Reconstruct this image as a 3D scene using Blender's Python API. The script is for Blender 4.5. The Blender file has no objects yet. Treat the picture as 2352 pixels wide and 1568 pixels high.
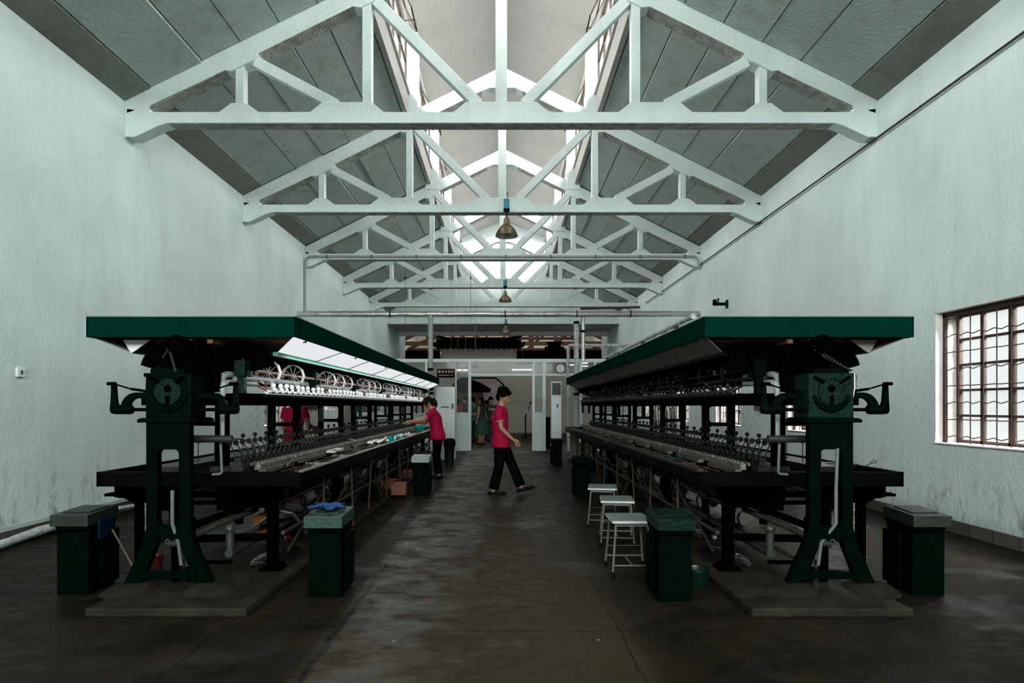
import bpy, bmesh, math, random
from mathutils import Vector, Matrix, Quaternion
random.seed(7)
sc = bpy.context.scene
COL = sc.collection
PI = math.pi
R = math.radians

# ------------------------------------------------------------------ materials
def new_mat(name):
    m = bpy.data.materials.new(name); m.use_nodes = True
    nt = m.node_tree; nt.nodes.clear()
    out = nt.nodes.new('ShaderNodeOutputMaterial')
    b = nt.nodes.new('ShaderNodeBsdfPrincipled')
    nt.links.new(b.outputs[0], out.inputs[0])
    return m, nt, b
def col4(c): return (c[0], c[1], c[2], 1)
def mat(name, c, rough=0.5, metal=0.0, var=0.25, scale=6.0, bump=0.0, bscale=40.0, c2=None, spec=None, alpha=None, trans=None, stretch=(1,1,1)):
    m, nt, b = new_mat(name)
    tc = nt.nodes.new('ShaderNodeTexCoord')
    mp = nt.nodes.new('ShaderNodeMapping'); mp.inputs['Scale'].default_value = stretch
    nt.links.new(tc.outputs['Object'], mp.inputs[0])
    n = nt.nodes.new('ShaderNodeTexNoise'); n.inputs['Scale'].default_value = scale; n.inputs['Detail'].default_value = 6
    nt.links.new(mp.outputs[0], n.inputs['Vector'])
    r = nt.nodes.new('ShaderNodeValToRGB')
    d = c2 if c2 else tuple(max(0, v*(1-var)) for v in c)
    r.color_ramp.elements[0].position = 0.32; r.color_ramp.elements[1].position = 0.68
    r.color_ramp.elements[0].color = col4(d); r.color_ramp.elements[1].color = col4(c)
    nt.links.new(n.outputs['Fac'], r.inputs[0]); nt.links.new(r.outputs[0], b.inputs['Base Color'])
    b.inputs['Roughness'].default_value = rough; b.inputs['Metallic'].default_value = metal
    if spec is not None: b.inputs['Specular IOR Level'].default_value = spec
    if alpha is not None: b.inputs['Alpha'].default_value = alpha
    if trans is not None: b.inputs['Transmission Weight'].default_value = trans
    if bump:
        n2 = nt.nodes.new('ShaderNodeTexNoise'); n2.inputs['Scale'].default_value = bscale; n2.inputs['Detail'].default_value = 5
        nt.links.new(mp.outputs[0], n2.inputs['Vector'])
        bp = nt.nodes.new('ShaderNodeBump'); bp.inputs['Strength'].default_value = bump; bp.inputs['Distance'].default_value = 0.02
        nt.links.new(n2.outputs['Fac'], bp.inputs['Height']); nt.links.new(bp.outputs[0], b.inputs['Normal'])
    return m
def emit(name, c, s):
    m = bpy.data.materials.new(name); m.use_nodes = True
    nt = m.node_tree; nt.nodes.clear()
    out = nt.nodes.new('ShaderNodeOutputMaterial'); e = nt.nodes.new('ShaderNodeEmission')
    e.inputs[0].default_value = col4(c); e.inputs[1].default_value = s
    nt.links.new(e.outputs[0], out.inputs[0]); return m

def wall_mat(name, base, stain, floor_grime=True, amount=0.5):
    """white-wash: cloudy, streaked, grubby towards the skirting, small chips"""
    m, nt, b = new_mat(name)
    N = nt.nodes.new; L = nt.links.new
    geo = N('ShaderNodeNewGeometry')
    sep = N('ShaderNodeSeparateXYZ'); L(geo.outputs['Position'], sep.inputs[0])
    n1 = N('ShaderNodeTexNoise'); n1.inputs['Scale'].default_value = 0.9; n1.inputs['Detail'].default_value = 8; n1.inputs['Roughness'].default_value = .6
    L(geo.outputs['Position'], n1.inputs['Vector'])
    mp = N('ShaderNodeMapping'); mp.inputs['Scale'].default_value = (3.0, 3.0, .45); L(geo.outputs['Position'], mp.inputs[0])
    n2 = N('ShaderNodeTexNoise'); n2.inputs['Scale'].default_value = 1.6; n2.inputs['Detail'].default_value = 7; L(mp.outputs[0], n2.inputs['Vector'])
    n3 = N('ShaderNodeTexNoise'); n3.inputs['Scale'].default_value = 22; n3.inputs['Detail'].default_value = 4; L(geo.outputs['Position'], n3.inputs['Vector'])
    r1 = N('ShaderNodeMapRange'); r1.inputs[1].default_value = .35; r1.inputs[2].default_value = .75; L(n1.outputs['Fac'], r1.inputs[0])
    r2 = N('ShaderNodeMapRange'); r2.inputs[1].default_value = .52; r2.inputs[2].default_value = .8; L(n2.outputs['Fac'], r2.inputs[0])
    mx = N('ShaderNodeMix'); mx.data_type = 'RGBA'
    mx.inputs[6].default_value = col4(base); mx.inputs[7].default_value = col4(tuple(v*.84 for v in base))
    L(r1.outputs[0], mx.inputs[0])
    mx2 = N('ShaderNodeMix'); mx2.data_type = 'RGBA'; mx2.inputs[7].default_value = col4(stain)
    mul = N('ShaderNodeMath'); mul.operation = 'MULTIPLY'; mul.inputs[1].default_value = amount
    L(r2.outputs[0], mul.inputs[0]); L(mul.outputs[0], mx2.inputs[0]); L(mx.outputs[2], mx2.inputs[6])
    last = mx2.outputs[2]
    if floor_grime:
        h = N('ShaderNodeMapRange'); h.inputs[1].default_value = .85; h.inputs[2].default_value = .15; L(sep.outputs[2], h.inputs[0])
        mp3 = N('ShaderNodeMapping'); mp3.inputs['Scale'].default_value = (2.5, 2.5, 1.0); L(geo.outputs['Position'], mp3.inputs[0])
        n4 = N('ShaderNodeTexNoise'); n4.inputs['Scale'].default_value = 3.2; n4.inputs['Detail'].default_value = 9; n4.inputs['Roughness'].default_value = .75; L(mp3.outputs[0], n4.inputs['Vector'])
        r4 = N('ShaderNodeMapRange'); r4.inputs[1].default_value = .52; r4.inputs[2].default_value = .68; L(n4.outputs['Fac'], r4.inputs[0])
        m4 = N('ShaderNodeMath'); m4.operation = 'MULTIPLY'; L(h.outputs[0], m4.inputs[0]); L(r4.outputs[0], m4.inputs[1])
        m5 = N('ShaderNodeMath'); m5.operation = 'MULTIPLY'; m5.inputs[1].default_value = .85; L(m4.outputs[0], m5.inputs[0])
        mx3 = N('ShaderNodeMix'); mx3.data_type = 'RGBA'; mx3.inputs[7].default_value = (.16, .13, .10, 1)
        L(m5.outputs[0], mx3.inputs[0]); L(last, mx3.inputs[6]); last = mx3.outputs[2]
    L(last, b.inputs['Base Color']); b.inputs['Roughness'].default_value = .75; b.inputs['Specular IOR Level'].default_value = .25
    bp = N('ShaderNodeBump'); bp.inputs['Strength'].default_value = .45; bp.inputs['Distance'].default_value = .02
    add = N('ShaderNodeMath'); add.operation = 'ADD'; L(n3.outputs['Fac'], add.inputs[0]); L(n1.outputs['Fac'], add.inputs[1])
    L(add.outputs[0], bp.inputs['Height']); L(bp.outputs[0], b.inputs['Normal'])
    return m

def floor_mat():
    m, nt, b = new_mat('concrete_floor')
    N = nt.nodes.new; L = nt.links.new
    geo = N('ShaderNodeNewGeometry'); P = geo.outputs['Position']
    sep = N('ShaderNodeSeparateXYZ'); L(P, sep.inputs[0])
    def noise(s, d, r=.55, vec=None):
        n = N('ShaderNodeTexNoise'); n.inputs['Scale'].default_value = s; n.inputs['Detail'].default_value = d; n.inputs['Roughness'].default_value = r
        L(vec or P, n.inputs['Vector']); return n.outputs['Fac']
    def mr(v, a, c, x=0, y=1):
        n = N('ShaderNodeMapRange'); n.inputs[1].default_value = a; n.inputs[2].default_value = c; n.inputs[3].default_value = x; n.inputs[4].default_value = y; L(v, n.inputs[0]); return n.outputs[0]
    def ma(op, a, c):
        n = N('ShaderNodeMath'); n.operation = op
        for i, v in enumerate((a, c)):
            if isinstance(v, (int, float)): n.inputs[i].default_value = v
            else: L(v, n.inputs[i])
        return n.outputs[0]
    def mixc(f, a, c):
        n = N('ShaderNodeMix'); n.data_type = 'RGBA'; L(f, n.inputs[0])
        for i, v in ((6, a), (7, c)):
            if isinstance(v, tuple): n.inputs[i].default_value = col4(v)
            else: L(v, n.inputs[i])
        return n.outputs[2]
    mp = N('ShaderNodeMapping'); mp.inputs['Scale'].default_value = (1.3, 1.9, 1); L(P, mp.inputs[0])
    nb = noise(.8, 8, .6); nf = noise(5.5, 9, .7, mp.outputs[0]); nd = noise(2.3, 9, .68)
    base = mixc(mr(nb, .3, .7), (.026, .0185, .0112), (.050, .036, .023))
    # worn, stained strips on both sides of the central walk
    wob = noise(2.0, 4, .6)
    ax = ma('ADD', ma('ABSOLUTE', ma('ADD', sep.outputs[0], .15), 0), ma('MULTIPLY', ma('SUBTRACT', wob, .5), .35))
    side = mr(ax, .78, .90)
    dirt = ma('MULTIPLY', side, mr(nd, .42, .62))
    base = mixc(ma('MULTIPLY', side, .62), base, (.0075, .0062, .0042))
    c1 = mixc(ma('MULTIPLY', dirt, .8), base, (.0055, .0048, .003))
    light = ma('MULTIPLY', mr(nf, .56, .74), .45)
    c2 = mixc(light, c1, (.045, .042, .034))
    # white specks
    sp = N('ShaderNodeTexVoronoi'); sp.inputs['Scale'].default_value = 2.6; L(P, sp.inputs['Vector'])
    c3 = mixc(ma('MULTIPLY', mr(sp.outputs['Distance'], .022, .016), 1.0), c2, (.45, .45, .42))
    # cracks: one long joint by the left machine, another right, cross joints
    wx = ma('MULTIPLY', ma('SUBTRACT', noise(3.5, 6, .7), .5), .10)
    def line(coord, pos, w):
        d = ma('ABSOLUTE', ma('SUBTRACT', ma('ADD', coord, wx), pos), 0); return mr(d, w, w*.35)
    cr = line(sep.outputs[0], -.955, .026)
    cr = ma('MAXIMUM', cr, line(sep.outputs[0], .66, .006))
    cr = ma('MAXIMUM', cr, line(sep.outputs[0], 1.95, .007))
    cr = ma('MAXIMUM', cr, line(sep.outputs[1], 3.72, .007))
    cr = ma('MAXIMUM', cr, line(sep.outputs[0], -1.62, .010))
    cr = ma('MAXIMUM', cr, line(sep.outputs[1], 11.9, .02))
    c4 = mixc(ma('MULTIPLY', cr, .96), c3, (.008, .007, .006))
    L(c4, b.inputs['Base Color'])
    rg = mr(nf, .35, .7, .30, .62)
    rg2 = ma('ADD', rg, ma('MULTIPLY', mr(nb, .4, .65), .10))
    L(rg2, b.inputs['Roughness'])
    # polished patches, mostly on the walk beside the left joint
    px_ = ma('MULTIPLY', mr(sep.outputs[0], -1.02, -.94), mr(sep.outputs[0], -.20, -.62))
    pol = ma('MULTIPLY', px_, mr(noise(1.7, 7, .65, mp.outputs[0]), .44, .66))
    pol2 = ma('MULTIPLY', mr(noise(1.1, 6, .6), .56, .72), .35)
    sp_ = ma('ADD', .035, ma('MULTIPLY', ma('MAXIMUM', pol, pol2), .75))
    L(sp_, b.inputs['Specular IOR Level'])
    bp = N('ShaderNodeBump'); bp.inputs['Strength'].default_value = .14; bp.inputs['Distance'].default_value = .02
    L(ma('SUBTRACT', ma('ADD', ma('MULTIPLY', nf, .5), ma('MULTIPLY', nd, .5)), ma('MULTIPLY', cr, .8)), bp.inputs['Height']); L(bp.outputs[0], b.inputs['Normal'])
    return m

M = {}
M['wall'] = wall_mat('whitewash_wall', (.60, .705, .695), (.40, .44, .42), True, .32)
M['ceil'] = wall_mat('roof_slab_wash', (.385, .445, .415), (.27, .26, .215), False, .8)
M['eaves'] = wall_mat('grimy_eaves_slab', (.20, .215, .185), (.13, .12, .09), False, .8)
M['conc'] = wall_mat('whitewashed_concrete', (.66, .755, .735), (.45, .47, .44), False, .35)
M['mon'] = wall_mat('lantern_wash', (.43, .42, .395), (.34, .325, .30), False, .4)
M['under'] = mat('rough_peeling_soffit', (.36, .37, .33), .9, var=.5, scale=9, bump=1.0, bscale=30)
M['floor'] = floor_mat()
M['brick'] = None
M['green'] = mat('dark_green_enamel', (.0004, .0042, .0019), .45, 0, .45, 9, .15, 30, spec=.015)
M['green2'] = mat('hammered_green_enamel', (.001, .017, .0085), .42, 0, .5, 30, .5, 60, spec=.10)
M['canopy'] = mat('canopy_green_paint', (.0008, .025, .0165), .4, 0, .25, 1.3, spec=.0)
M['canopy_in'] = mat('light_green_angle', (.010, .20, .11), .4, 0, .3, 4)
M['white_panel'] = mat('white_reflector_panel', (.80, .82, .83), .35, 0, .06, 3)
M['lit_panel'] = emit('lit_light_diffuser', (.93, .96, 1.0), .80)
M['grey_panel'] = mat('dim_grey_panel', (.26, .25, .22), .5, 0, .25, 2, spec=.1)  # also the unlit machine's panel, its dimness put into the grey
M['black'] = mat('blackened_iron', (.0010, .0014, .0010), .55, 0, .5, 12, .2, 40, spec=.0)
M['dark'] = mat('dark_steel_sheet', (.0022, .0026, .0020), .42, 0, .4, 7, .1, 30, spec=.02)
M['steel'] = mat('worn_steel', (.34, .33, .30), .35, .8, .5, 14, .1, 60)
M['dull'] = mat('dull_dark_metal', (.018, .017, .013), .40, .15, .6, 18, .3, 60, spec=.35)
M['dulld'] = mat('shaded_dark_metal', (.006, .006, .0045), .42, .1, .6, 18, .3, 60, spec=.25)  # darker copy of dull for the unlit machine, shade put into the colour
M['alu'] = mat('pitted_aluminium_strip', (.24, .235, .20), .4, .4, .75, 24, .5, 80)
M['pvcm'] = mat('grubby_white_tube', (.17, .19, .18), .4, 0, .3, 8, spec=.2)
M['bright'] = mat('white_ceramic_rail', (.78, .80, .80), .3, 0, .2, 30)
M['pvc'] = mat('grey_white_pvc', (.30, .325, .31), .35, 0, .25, 8)
M['pvcd'] = mat('dusty_pvc', (.034, .035, .029), .45, 0, .4, 8)
M['wood'] = mat('old_wood', (.10, .05, .027), .6, 0, .5, 9, .3, 40, stretch=(1, .2, 1))
M['woodd'] = mat('wet_grey_board', (.11, .09, .065), .45, 0, .65, 16, .4, 50, stretch=(1, .3, 1))
M['copper'] = mat('rusty_copper_pipe', (.09, .04, .022), .45, .3, .5, 12)
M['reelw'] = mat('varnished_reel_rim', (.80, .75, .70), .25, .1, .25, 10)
M['reels'] = mat('brown_reel_shaft', (.30, .15, .11), .35, .2, .5, 30)
M['ball'] = mat('white_cocoon_knob', (.90, .88, .85), .55, 0, .1, 10, .3, 60)
M['silver'] = mat('foil_lagging', (.50, .50, .47), .28, .6, .35, 5, .5, 12)
M['lag'] = mat('white_cloth_lagging', (.70, .74, .72), .7, 0, .35, 9, .8, 22)
M['lagd'] = mat('patchy_lagging', (.55, .60, .58), .6, 0, .75, 16, .6, 30, c2=(.20, .22, .20))
M['orange'] = mat('orange_plastic', (.20, .048, .013), .5, 0, .35, 8)
M['red'] = mat('red_plastic', (.07, .006, .004), .4, 0, .3, 8)
M['teal'] = mat('teal_plastic', (.0, .33, .30), .3, 0, .2, 8)
M['teald'] = mat('dark_teal_plastic', (.0, .055, .050), .4, 0, .2, 8, spec=.2)
M['gplastic'] = mat('green_plastic', (.0006, .012, .008), .35, 0, .3, 8)
M['blue'] = mat('blue_cloth', (.001, .05, .20), .7, 0, .5, 20, .5, 40)
M['bluep'] = mat('blue_box', (.0, .008, .02), .5, spec=.1)
M['lampblue'] = mat('blue_ballast_box', (.0, .19, .26), .4, 0, .25, 10)
M['lampm'] = mat('tarnished_lamp_shade', (.20, .16, .10), .35, .75, .4, 8)
M['rust'] = mat('rusty_iron_frame', (.055, .028, .018), .7, .1, .6, 18, .3, 60)
M['bar'] = mat('grey_painted_bar', (.10, .10, .09), .5, 0, .4, 10)
M['alu_f'] = mat('white_aluminium_profile', (.58, .66, .64), .35, 0, .08, 3)
M['ac'] = mat('cream_air_conditioner', (.66, .69, .66), .35, 0, .06, 3)
M['acw'] = mat('white_cabinet_enamel', (.74, .78, .76), .35, 0, .06, 3)
M['grille'] = mat('black_grille', (.01, .01, .01), .5)
M['sign'] = mat('maroon_sign', (.022, .004, .003), .5, 0, .2, 4, spec=.0)
M['signw'] = mat('white_lettering', (.8, .78, .74), .5, 0, .02, 3)
M['stoolseat'] = mat('worn_white_seat', (.21, .245, .228), .45, 0, .35, 14, spec=.2)
M['stoolleg'] = mat('cream_tube', (.13, .135, .11), .4, .1, .4, 10)
M['rubber'] = mat('black_rubber', (.002, .002, .002), .7, spec=.1)
M['skin'] = mat('skin', (.40, .19, .115), .5, 0, .12, 10)
M['hair'] = mat('dark_hair', (.003, .002, .0015), .7, 0, .5, 40, .5, 90, spec=.05)
M['hairb'] = mat('brown_hair', (.014, .005, .003), .6, 0, .5, 40, .5, 90, spec=.12)
M['polo'] = mat('crimson_polo_cloth', (.40, .003, .045), .75, 0, .18, 12, .3, 30, spec=.15)
M['trouser'] = mat('black_trouser_cloth', (.0015, .0015, .0018), .85, 0, .3, 12, .3, 20, spec=.05)
M['shoe'] = mat('black_cloth_shoe', (.002, .002, .002), .6, spec=.1)
M['whitecloth'] = mat('white_cloth', (.75, .75, .73), .7)
M['gskirt'] = mat('dark_green_leaf_cloth', (.0, .09, .075), .7, 0, .9, 26, c2=(.004, .008, .008))
M['oshirt'] = mat('orange_shirt_cloth', (.30, .055, .02), .7)
M['tealshirt'] = mat('teal_shirt_cloth', (.01, .12, .11), .7)
M['timber'] = mat('brown_timber', (.13, .050, .022), .6, 0, .4, 5, .2, 20)
M['tile'] = mat('black_roof_tile', (.0018, .0018, .0014), .8, 0, .4, 14, .3, 30, spec=0.0)
M['hallw'] = wall_mat('hall_white', (.42, .385, .32), (.30, .27, .22), False, .3)
M['pinkw'] = wall_mat('hall_pink_wall', (.55, .47, .43), (.42, .35, .31), False, .3)
M['halld'] = mat('dark_hall_cloth', (.012, .014, .013), .7)
M['curtain'] = mat('dusty_curtain', (.45, .44, .39), .8, 0, .2, 6, .3, 12, stretch=(6, 6, .4))
M['tube'] = emit('fluorescent_tube', (.93, .96, 1), 5)
M['water'] = mat('dark_basin_water', (.012, .014, .012), .04, 0, .2, 6, .08, 18)
M['puddle'] = mat('wet_puddle', (.02, .02, .017), .03, 0, .3, 6, .12, 9)
M['tread'] = mat('silk_thread', (.05, .05, .045), .7)
M['leaf'] = mat('paper_white', (.60, .61, .58), .6)
M['reveal'] = mat('window_reveal_plaster', (.74, .70, .67), .8, 0, .2, 8, .3, 20)
gl, nt, b = new_mat('window_glass')
b.inputs['Base Color'].default_value = (.75, .8, .78, 1); b.inputs['Roughness'].default_value = .05; b.inputs['Alpha'].default_value = .12
M['glass'] = gl
gl2, nt, b = new_mat('clear_partition_glass')
b.inputs['Base Color'].default_value = (.30, .34, .32, 1); b.inputs['Roughness'].default_value = .05; b.inputs['Alpha'].default_value = .10; b.inputs['Specular IOR Level'].default_value = .3
M['pglass'] = gl2

def brick_mat():
    m, nt, b = new_mat('skirting_blocks')
    N = nt.nodes.new; L = nt.links.new
    geo = N('ShaderNodeNewGeometry')
    sep = N('ShaderNodeSeparateXYZ'); L(geo.outputs['Position'], sep.inputs[0])
    cmb = N('ShaderNodeCombineXYZ'); L(sep.outputs[1], cmb.inputs[0]); L(sep.outputs[2], cmb.inputs[1])
    br = N('ShaderNodeTexBrick'); br.inputs['Scale'].default_value = 1.0
    br.inputs['Brick Width'].default_value = .31; br.inputs['Row Height'].default_value = .40; br.inputs['Mortar Size'].default_value = .006
    br.inputs['Color1'].default_value = (.105, .090, .070, 1); br.inputs['Color2'].default_value = (.070, .062, .050, 1); br.inputs['Mortar'].default_value = (.022, .02, .017, 1)
    L(cmb.outputs[0], br.inputs['Vector']); L(br.outputs['Color'], b.inputs['Base Color']); b.inputs['Roughness'].default_value = .6
    return m
M['brick'] = brick_mat()

# ------------------------------------------------------------------ mesh builder
class MB:
    def __init__(s): s.v = []; s.f = []
    def add(s, vs, fs):
        o = len(s.v); s.v += [tuple(v) for v in vs]; s.f += [tuple(i+o for i in f) for f in fs]; return s
    def box(s, c, d, rz=0, rx=0, ry=0):
        hx, hy, hz = d[0]/2, d[1]/2, d[2]/2
        vs = [Vector((x, y, z)) for x in (-hx, hx) for y in (-hy, hy) for z in (-hz, hz)]
        if rz or rx or ry:
            q = Matrix.Rotation(rz, 3, 'Z') @ Matrix.Rotation(ry, 3, 'Y') @ Matrix.Rotation(rx, 3, 'X'); vs = [q @ v for v in vs]
        vs = [v+Vector(c) for v in vs]
        return s.add(vs, [(0,1,3,2),(4,6,7,5),(0,4,5,1),(2,3,7,6),(0,2,6,4),(1,5,7,3)])
    def bb(s, x0, x1, y0, y1, z0, z1): return s.box(((x0+x1)/2, (y0+y1)/2, (z0+z1)/2), (abs(x1-x0), abs(y1-y0), abs(z1-z0)))
    def bar(s, p, q, w, h, up=(0,0,1)):
        p = Vector(p); q = Vector(q); d = (q-p); L = d.length; d.normalize(); u = Vector(up)
        sd = d.cross(u)
        if sd.length < 1e-4: sd = d.cross(Vector((1,0,0)))
        sd.normalize(); u = sd.cross(d).normalized(); vs = []
        for e in (p, q):
            for a, b_ in ((-1,-1),(1,-1),(1,1),(-1,1)): vs.append(e+sd*a*w/2+u*b_*h/2)
        return s.add(vs, [(0,3,2,1),(4,5,6,7),(0,1,5,4),(1,2,6,5),(2,3,7,6),(3,0,4,7)])
    def tube(s, pts, r, n=10, cap=True, flat=1.0, round_end=False):
        pts = [Vector(p) for p in pts]; k = len(pts)
        rs = r if isinstance(r, (list, tuple)) else [r]*k
        tn = []
        for i in range(k):
            a = pts[max(i-1, 0)]; b_ = pts[min(i+1, k-1)]; t = (b_-a)
            tn.append(t.normalized() if t.length > 1e-9 else Vector((0,0,1)))
        u = tn[0].orthogonal().normalized()
        if abs(tn[0].z) < .9: u = Vector((0,0,1)).cross(tn[0]).normalized()
        else: u = (Vector((0,1,0)) - tn[0]*tn[0].y).normalized()
        o = len(s.v); rings = []
        P = []
        if round_end:
            for j in (2, 1): 
                a = j*PI/6; P.append((pts[0]-tn[0]*rs[0]*math.sin(a), rs[0]*math.cos(a), tn[0]))
        for i in range(k): P.append((pts[i], rs[i], tn[i]))
        if round_end:
            for j in (1, 2):
                a = j*PI/6; P.append((pts[-1]+tn[-1]*rs[-1]*math.sin(a), rs[-1]*math.cos(a), tn[-1]))
        prev = P[0][2]
        for (c, rr, t) in P:
            q = prev.rotation_difference(t); u = (q @ u); u = (u-t*u.dot(t)).normalized(); prev = t
            w = t.cross(u)
            for j in range(n):
                a = 2*PI*j/n; s.v.append(tuple(c+u*math.cos(a)*rr+w*math.sin(a)*rr*flat))
        m = len(P)
        for i in range(m-1):
            for j in range(n):
                j2 = (j+1) % n; s.f.append((o+i*n+j, o+i*n+j2, o+(i+1)*n+j2, o+(i+1)*n+j))
        if cap:
            s.f.append(tuple(o+j for j in reversed(range(n)))); s.f.append(tuple(o+(m-1)*n+j for j in range(n)))
        return s
    def cyl(s, p, q, r, r2=None, n=16): return s.tube([p, q], [r, r if r2 is None else r2], n)
    def rings(s, rg, n=20, cap=True):
        """rg: list of (cx,cy,cz,rx,ry) horizontal ellipses"""
        o = len(s.v)
        for (cx, cy, cz, rx, ry) in rg:
            for j in range(n):
                a = 2*PI*j/n; s.v.append((cx+math.cos(a)*rx, cy+math.sin(a)*ry, cz))
        for i in range(len(rg)-1):
            for j in range(n):
                j2 = (j+1) % n; s.f.append((o+i*n+j, o+i*n+j2, o+(i+1)*n+j2, o+(i+1)*n+j))
        if cap:
            s.f.append(tuple(o+j for j in reversed(range(n)))); s.f.append(tuple(o+(len(rg)-1)*n+j for j in range(n)))
        return s
    def sphere(s, c, r, n=12, m=8, sc_=(1,1,1)):
        c = Vector(c); o = len(s.v)
        s.v.append((c.x, c.y, c.z-r*sc_[2]))
        for i in range(1, m):
            ph = -PI/2+PI*i/m
            for j in range(n):
                a = 2*PI*j/n; s.v.append((c.x+r*sc_[0]*math.cos(ph)*math.cos(a), c.y+r*sc_[1]*math.cos(ph)*math.sin(a), c.z+r*sc_[2]*math.sin(ph)))
        s.v.append((c.x, c.y, c.z+r*sc_[2])); t = len(s.v)-1
        for j in range(n): s.f.append((o, o+1+(j+1) % n, o+1+j)); s.f.append((t, o+1+(m-2)*n+j, o+1+(m-2)*n+(j+1) % n))
        for i in range(m-2):
            for j in range(n):
                j2 = (j+1) % n; a = o+1+i*n; b_ = a+n; s.f.append((a+j, a+j2, b_+j2, b_+j))
        return s
    def prism(s, poly, y0, y1, plane='xz'):
        """extrude a 2D outline; plane xz -> along y, xy -> along z, yz -> along x"""
        def P(a, b_, t): return {'xz': (a, t, b_), 'xy': (a, b_, t), 'yz': (t, a, b_)}[plane]
        n = len(poly); vs = [P(a, b_, y0) for a, b_ in poly]+[P(a, b_, y1) for a, b_ in poly]
        fs = [tuple(range(n)), tuple(reversed(range(n, 2*n)))]+[(i, i+n, (i+1) % n+n, (i+1) % n) for i in range(n)]
        return s.add(vs, fs)
    def lathe(s, prof, c=(0,0,0), n=24, axis='z'):
        o = len(s.v); c = Vector(c)
        for (r, h) in prof:
            for j in range(n):
                a = 2*PI*j/n
                p = (r*math.cos(a), r*math.sin(a), h) if axis == 'z' else ((r*math.cos(a), h, r*math.sin(a)) if axis == 'y' else (h, r*math.cos(a), r*math.sin(a)))
                s.v.append(tuple(c+Vector(p)))
        for i in range(len(prof)-1):
            for j in range(n):
                j2 = (j+1) % n; s.f.append((o+i*n+j, o+i*n+j2, o+(i+1)*n+j2, o+(i+1)*n+j))
        return s
    def build(s, name, m, parent=None, smooth=False, xf=None, bevel=0, mods=None):
        me = bpy.data.meshes.new(name)
        vs = [xf(*v) for v in s.v] if xf else s.v
        me.from_pydata(vs, [], s.f); me.validate(); 
        bm = bmesh.new(); bm.from_mesh(me); bmesh.ops.recalc_face_normals(bm, faces=bm.faces); bm.to_mesh(me); bm.free()
        me.materials.append(M[m] if isinstance(m, str) else m)
        if smooth:
            me.polygons.foreach_set('use_smooth', [True]*len(me.polygons))
            try: me.set_sharp_from_angle(angle=R(40))
            except Exception: pass
        o = bpy.data.objects.new(name, me); COL.objects.link(o)
        if parent is not None: o.parent = parent
        if bevel:
            bv = o.modifiers.new('bevel', 'BEVEL'); bv.width = bevel; bv.segments = 2; bv.limit_method = 'ANGLE'; bv.angle_limit = R(50)
        return o
def tag(o, label=None, cat=None, group=None, kind=None):
    if label: o['label'] = label
    if cat: o['category'] = cat
    if group: o['group'] = group
    if kind: o['kind'] = kind
    return o
def empty(name, loc, rz=0, label=None, cat=None, group=None):
    o = bpy.data.objects.new(name, None); COL.objects.link(o); o.location = loc; o.rotation_euler = (0, 0, rz); o.empty_display_size = .1
    return tag(o, label, cat, group)
def kids(o): return [c for c in bpy.data.objects if c.parent == o]
def copy_tree(o, loc=None, rz=None, parent=None):
    c = o.copy(); COL.objects.link(c)
    if parent is not None: c.parent = parent
    if loc is not None: c.location = loc
    if rz is not None: c.rotation_euler = (0, 0, rz)
    for ch in kids(o): copy_tree(ch, parent=c)
    return c
def dupe(o, parent, loc=None):
    c = o.copy(); COL.objects.link(c); c.parent = parent
    if loc is not None: c.location = loc
    return c
def struct(o, label=None): o['kind'] = 'structure'; return o
# ------------------------------------------------------------------ camera
F = 1500.0; VX, VY, H = 1158.0, 932.0, 1.28
def W(x, y, Y): return ((x-VX)*Y/F, Y, H-(y-VY)*Y/F)
cam = bpy.data.cameras.new('camera'); co = bpy.data.objects.new('camera', cam); COL.objects.link(co)
cam.sensor_width = 36; cam.sensor_fit = 'HORIZONTAL'; cam.lens = 36*F/2352
cam.shift_x = (1176-VX)/2352; cam.shift_y = (VY-784)/2352
co.location = (0, 0, H); co.rotation_euler = (R(90), 0, 0); cam.clip_start = .05; cam.clip_end = 200
sc.camera = co

# ------------------------------------------------------------------ shell
XL, XR = -4.62, 4.55; XC = (XL+XR)/2; HW = (XR-XL)/2
YB, YE = -6.0, 25.83; YP = 18.68
EAVE, SL = 4.99, .498
def rz_(d): return EAVE+SL*d            # underside of slabs at distance d from a wall
SE = 1.76                                # slab edge (half width of roof lantern)
LZ0, LZ1, LZE, LZA = 6.80, 7.72, 7.86, 8.62   # lantern curb top, window top, eave, apex

struct(MB().bb(-9, 9, YB-.3, 40, -.2, 0).build('floor', 'floor'))

WIN_R = [(5.4, 6.9), (8.98, 10.48), (12.55, 14.05), (16.1, 17.6), (20.0, 21.5)]
WIN_L = [(12.55, 14.05), (16.1, 17.6), (20.0, 21.5)]
WZ0, WZ1 = .885, 2.266; TH = .28
def side_wall(name, x, out, wins):
    mb = MB(); x1 = x+out*TH; y = YB; top = EAVE+.35
    for a, b_ in wins:
        mb.bb(x, x1, y, a, 0, top); mb.bb(x, x1, a, b_, 0, WZ0); mb.bb(x, x1, a, b_, WZ1, top); y = b_
    mb.bb(x, x1, y, 30.5, 0, top)
    return struct(mb.build(name, 'wall'))
side_wall('wall_left', XL, -1, WIN_L); side_wall('wall_right', XR, 1, WIN_R)

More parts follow.
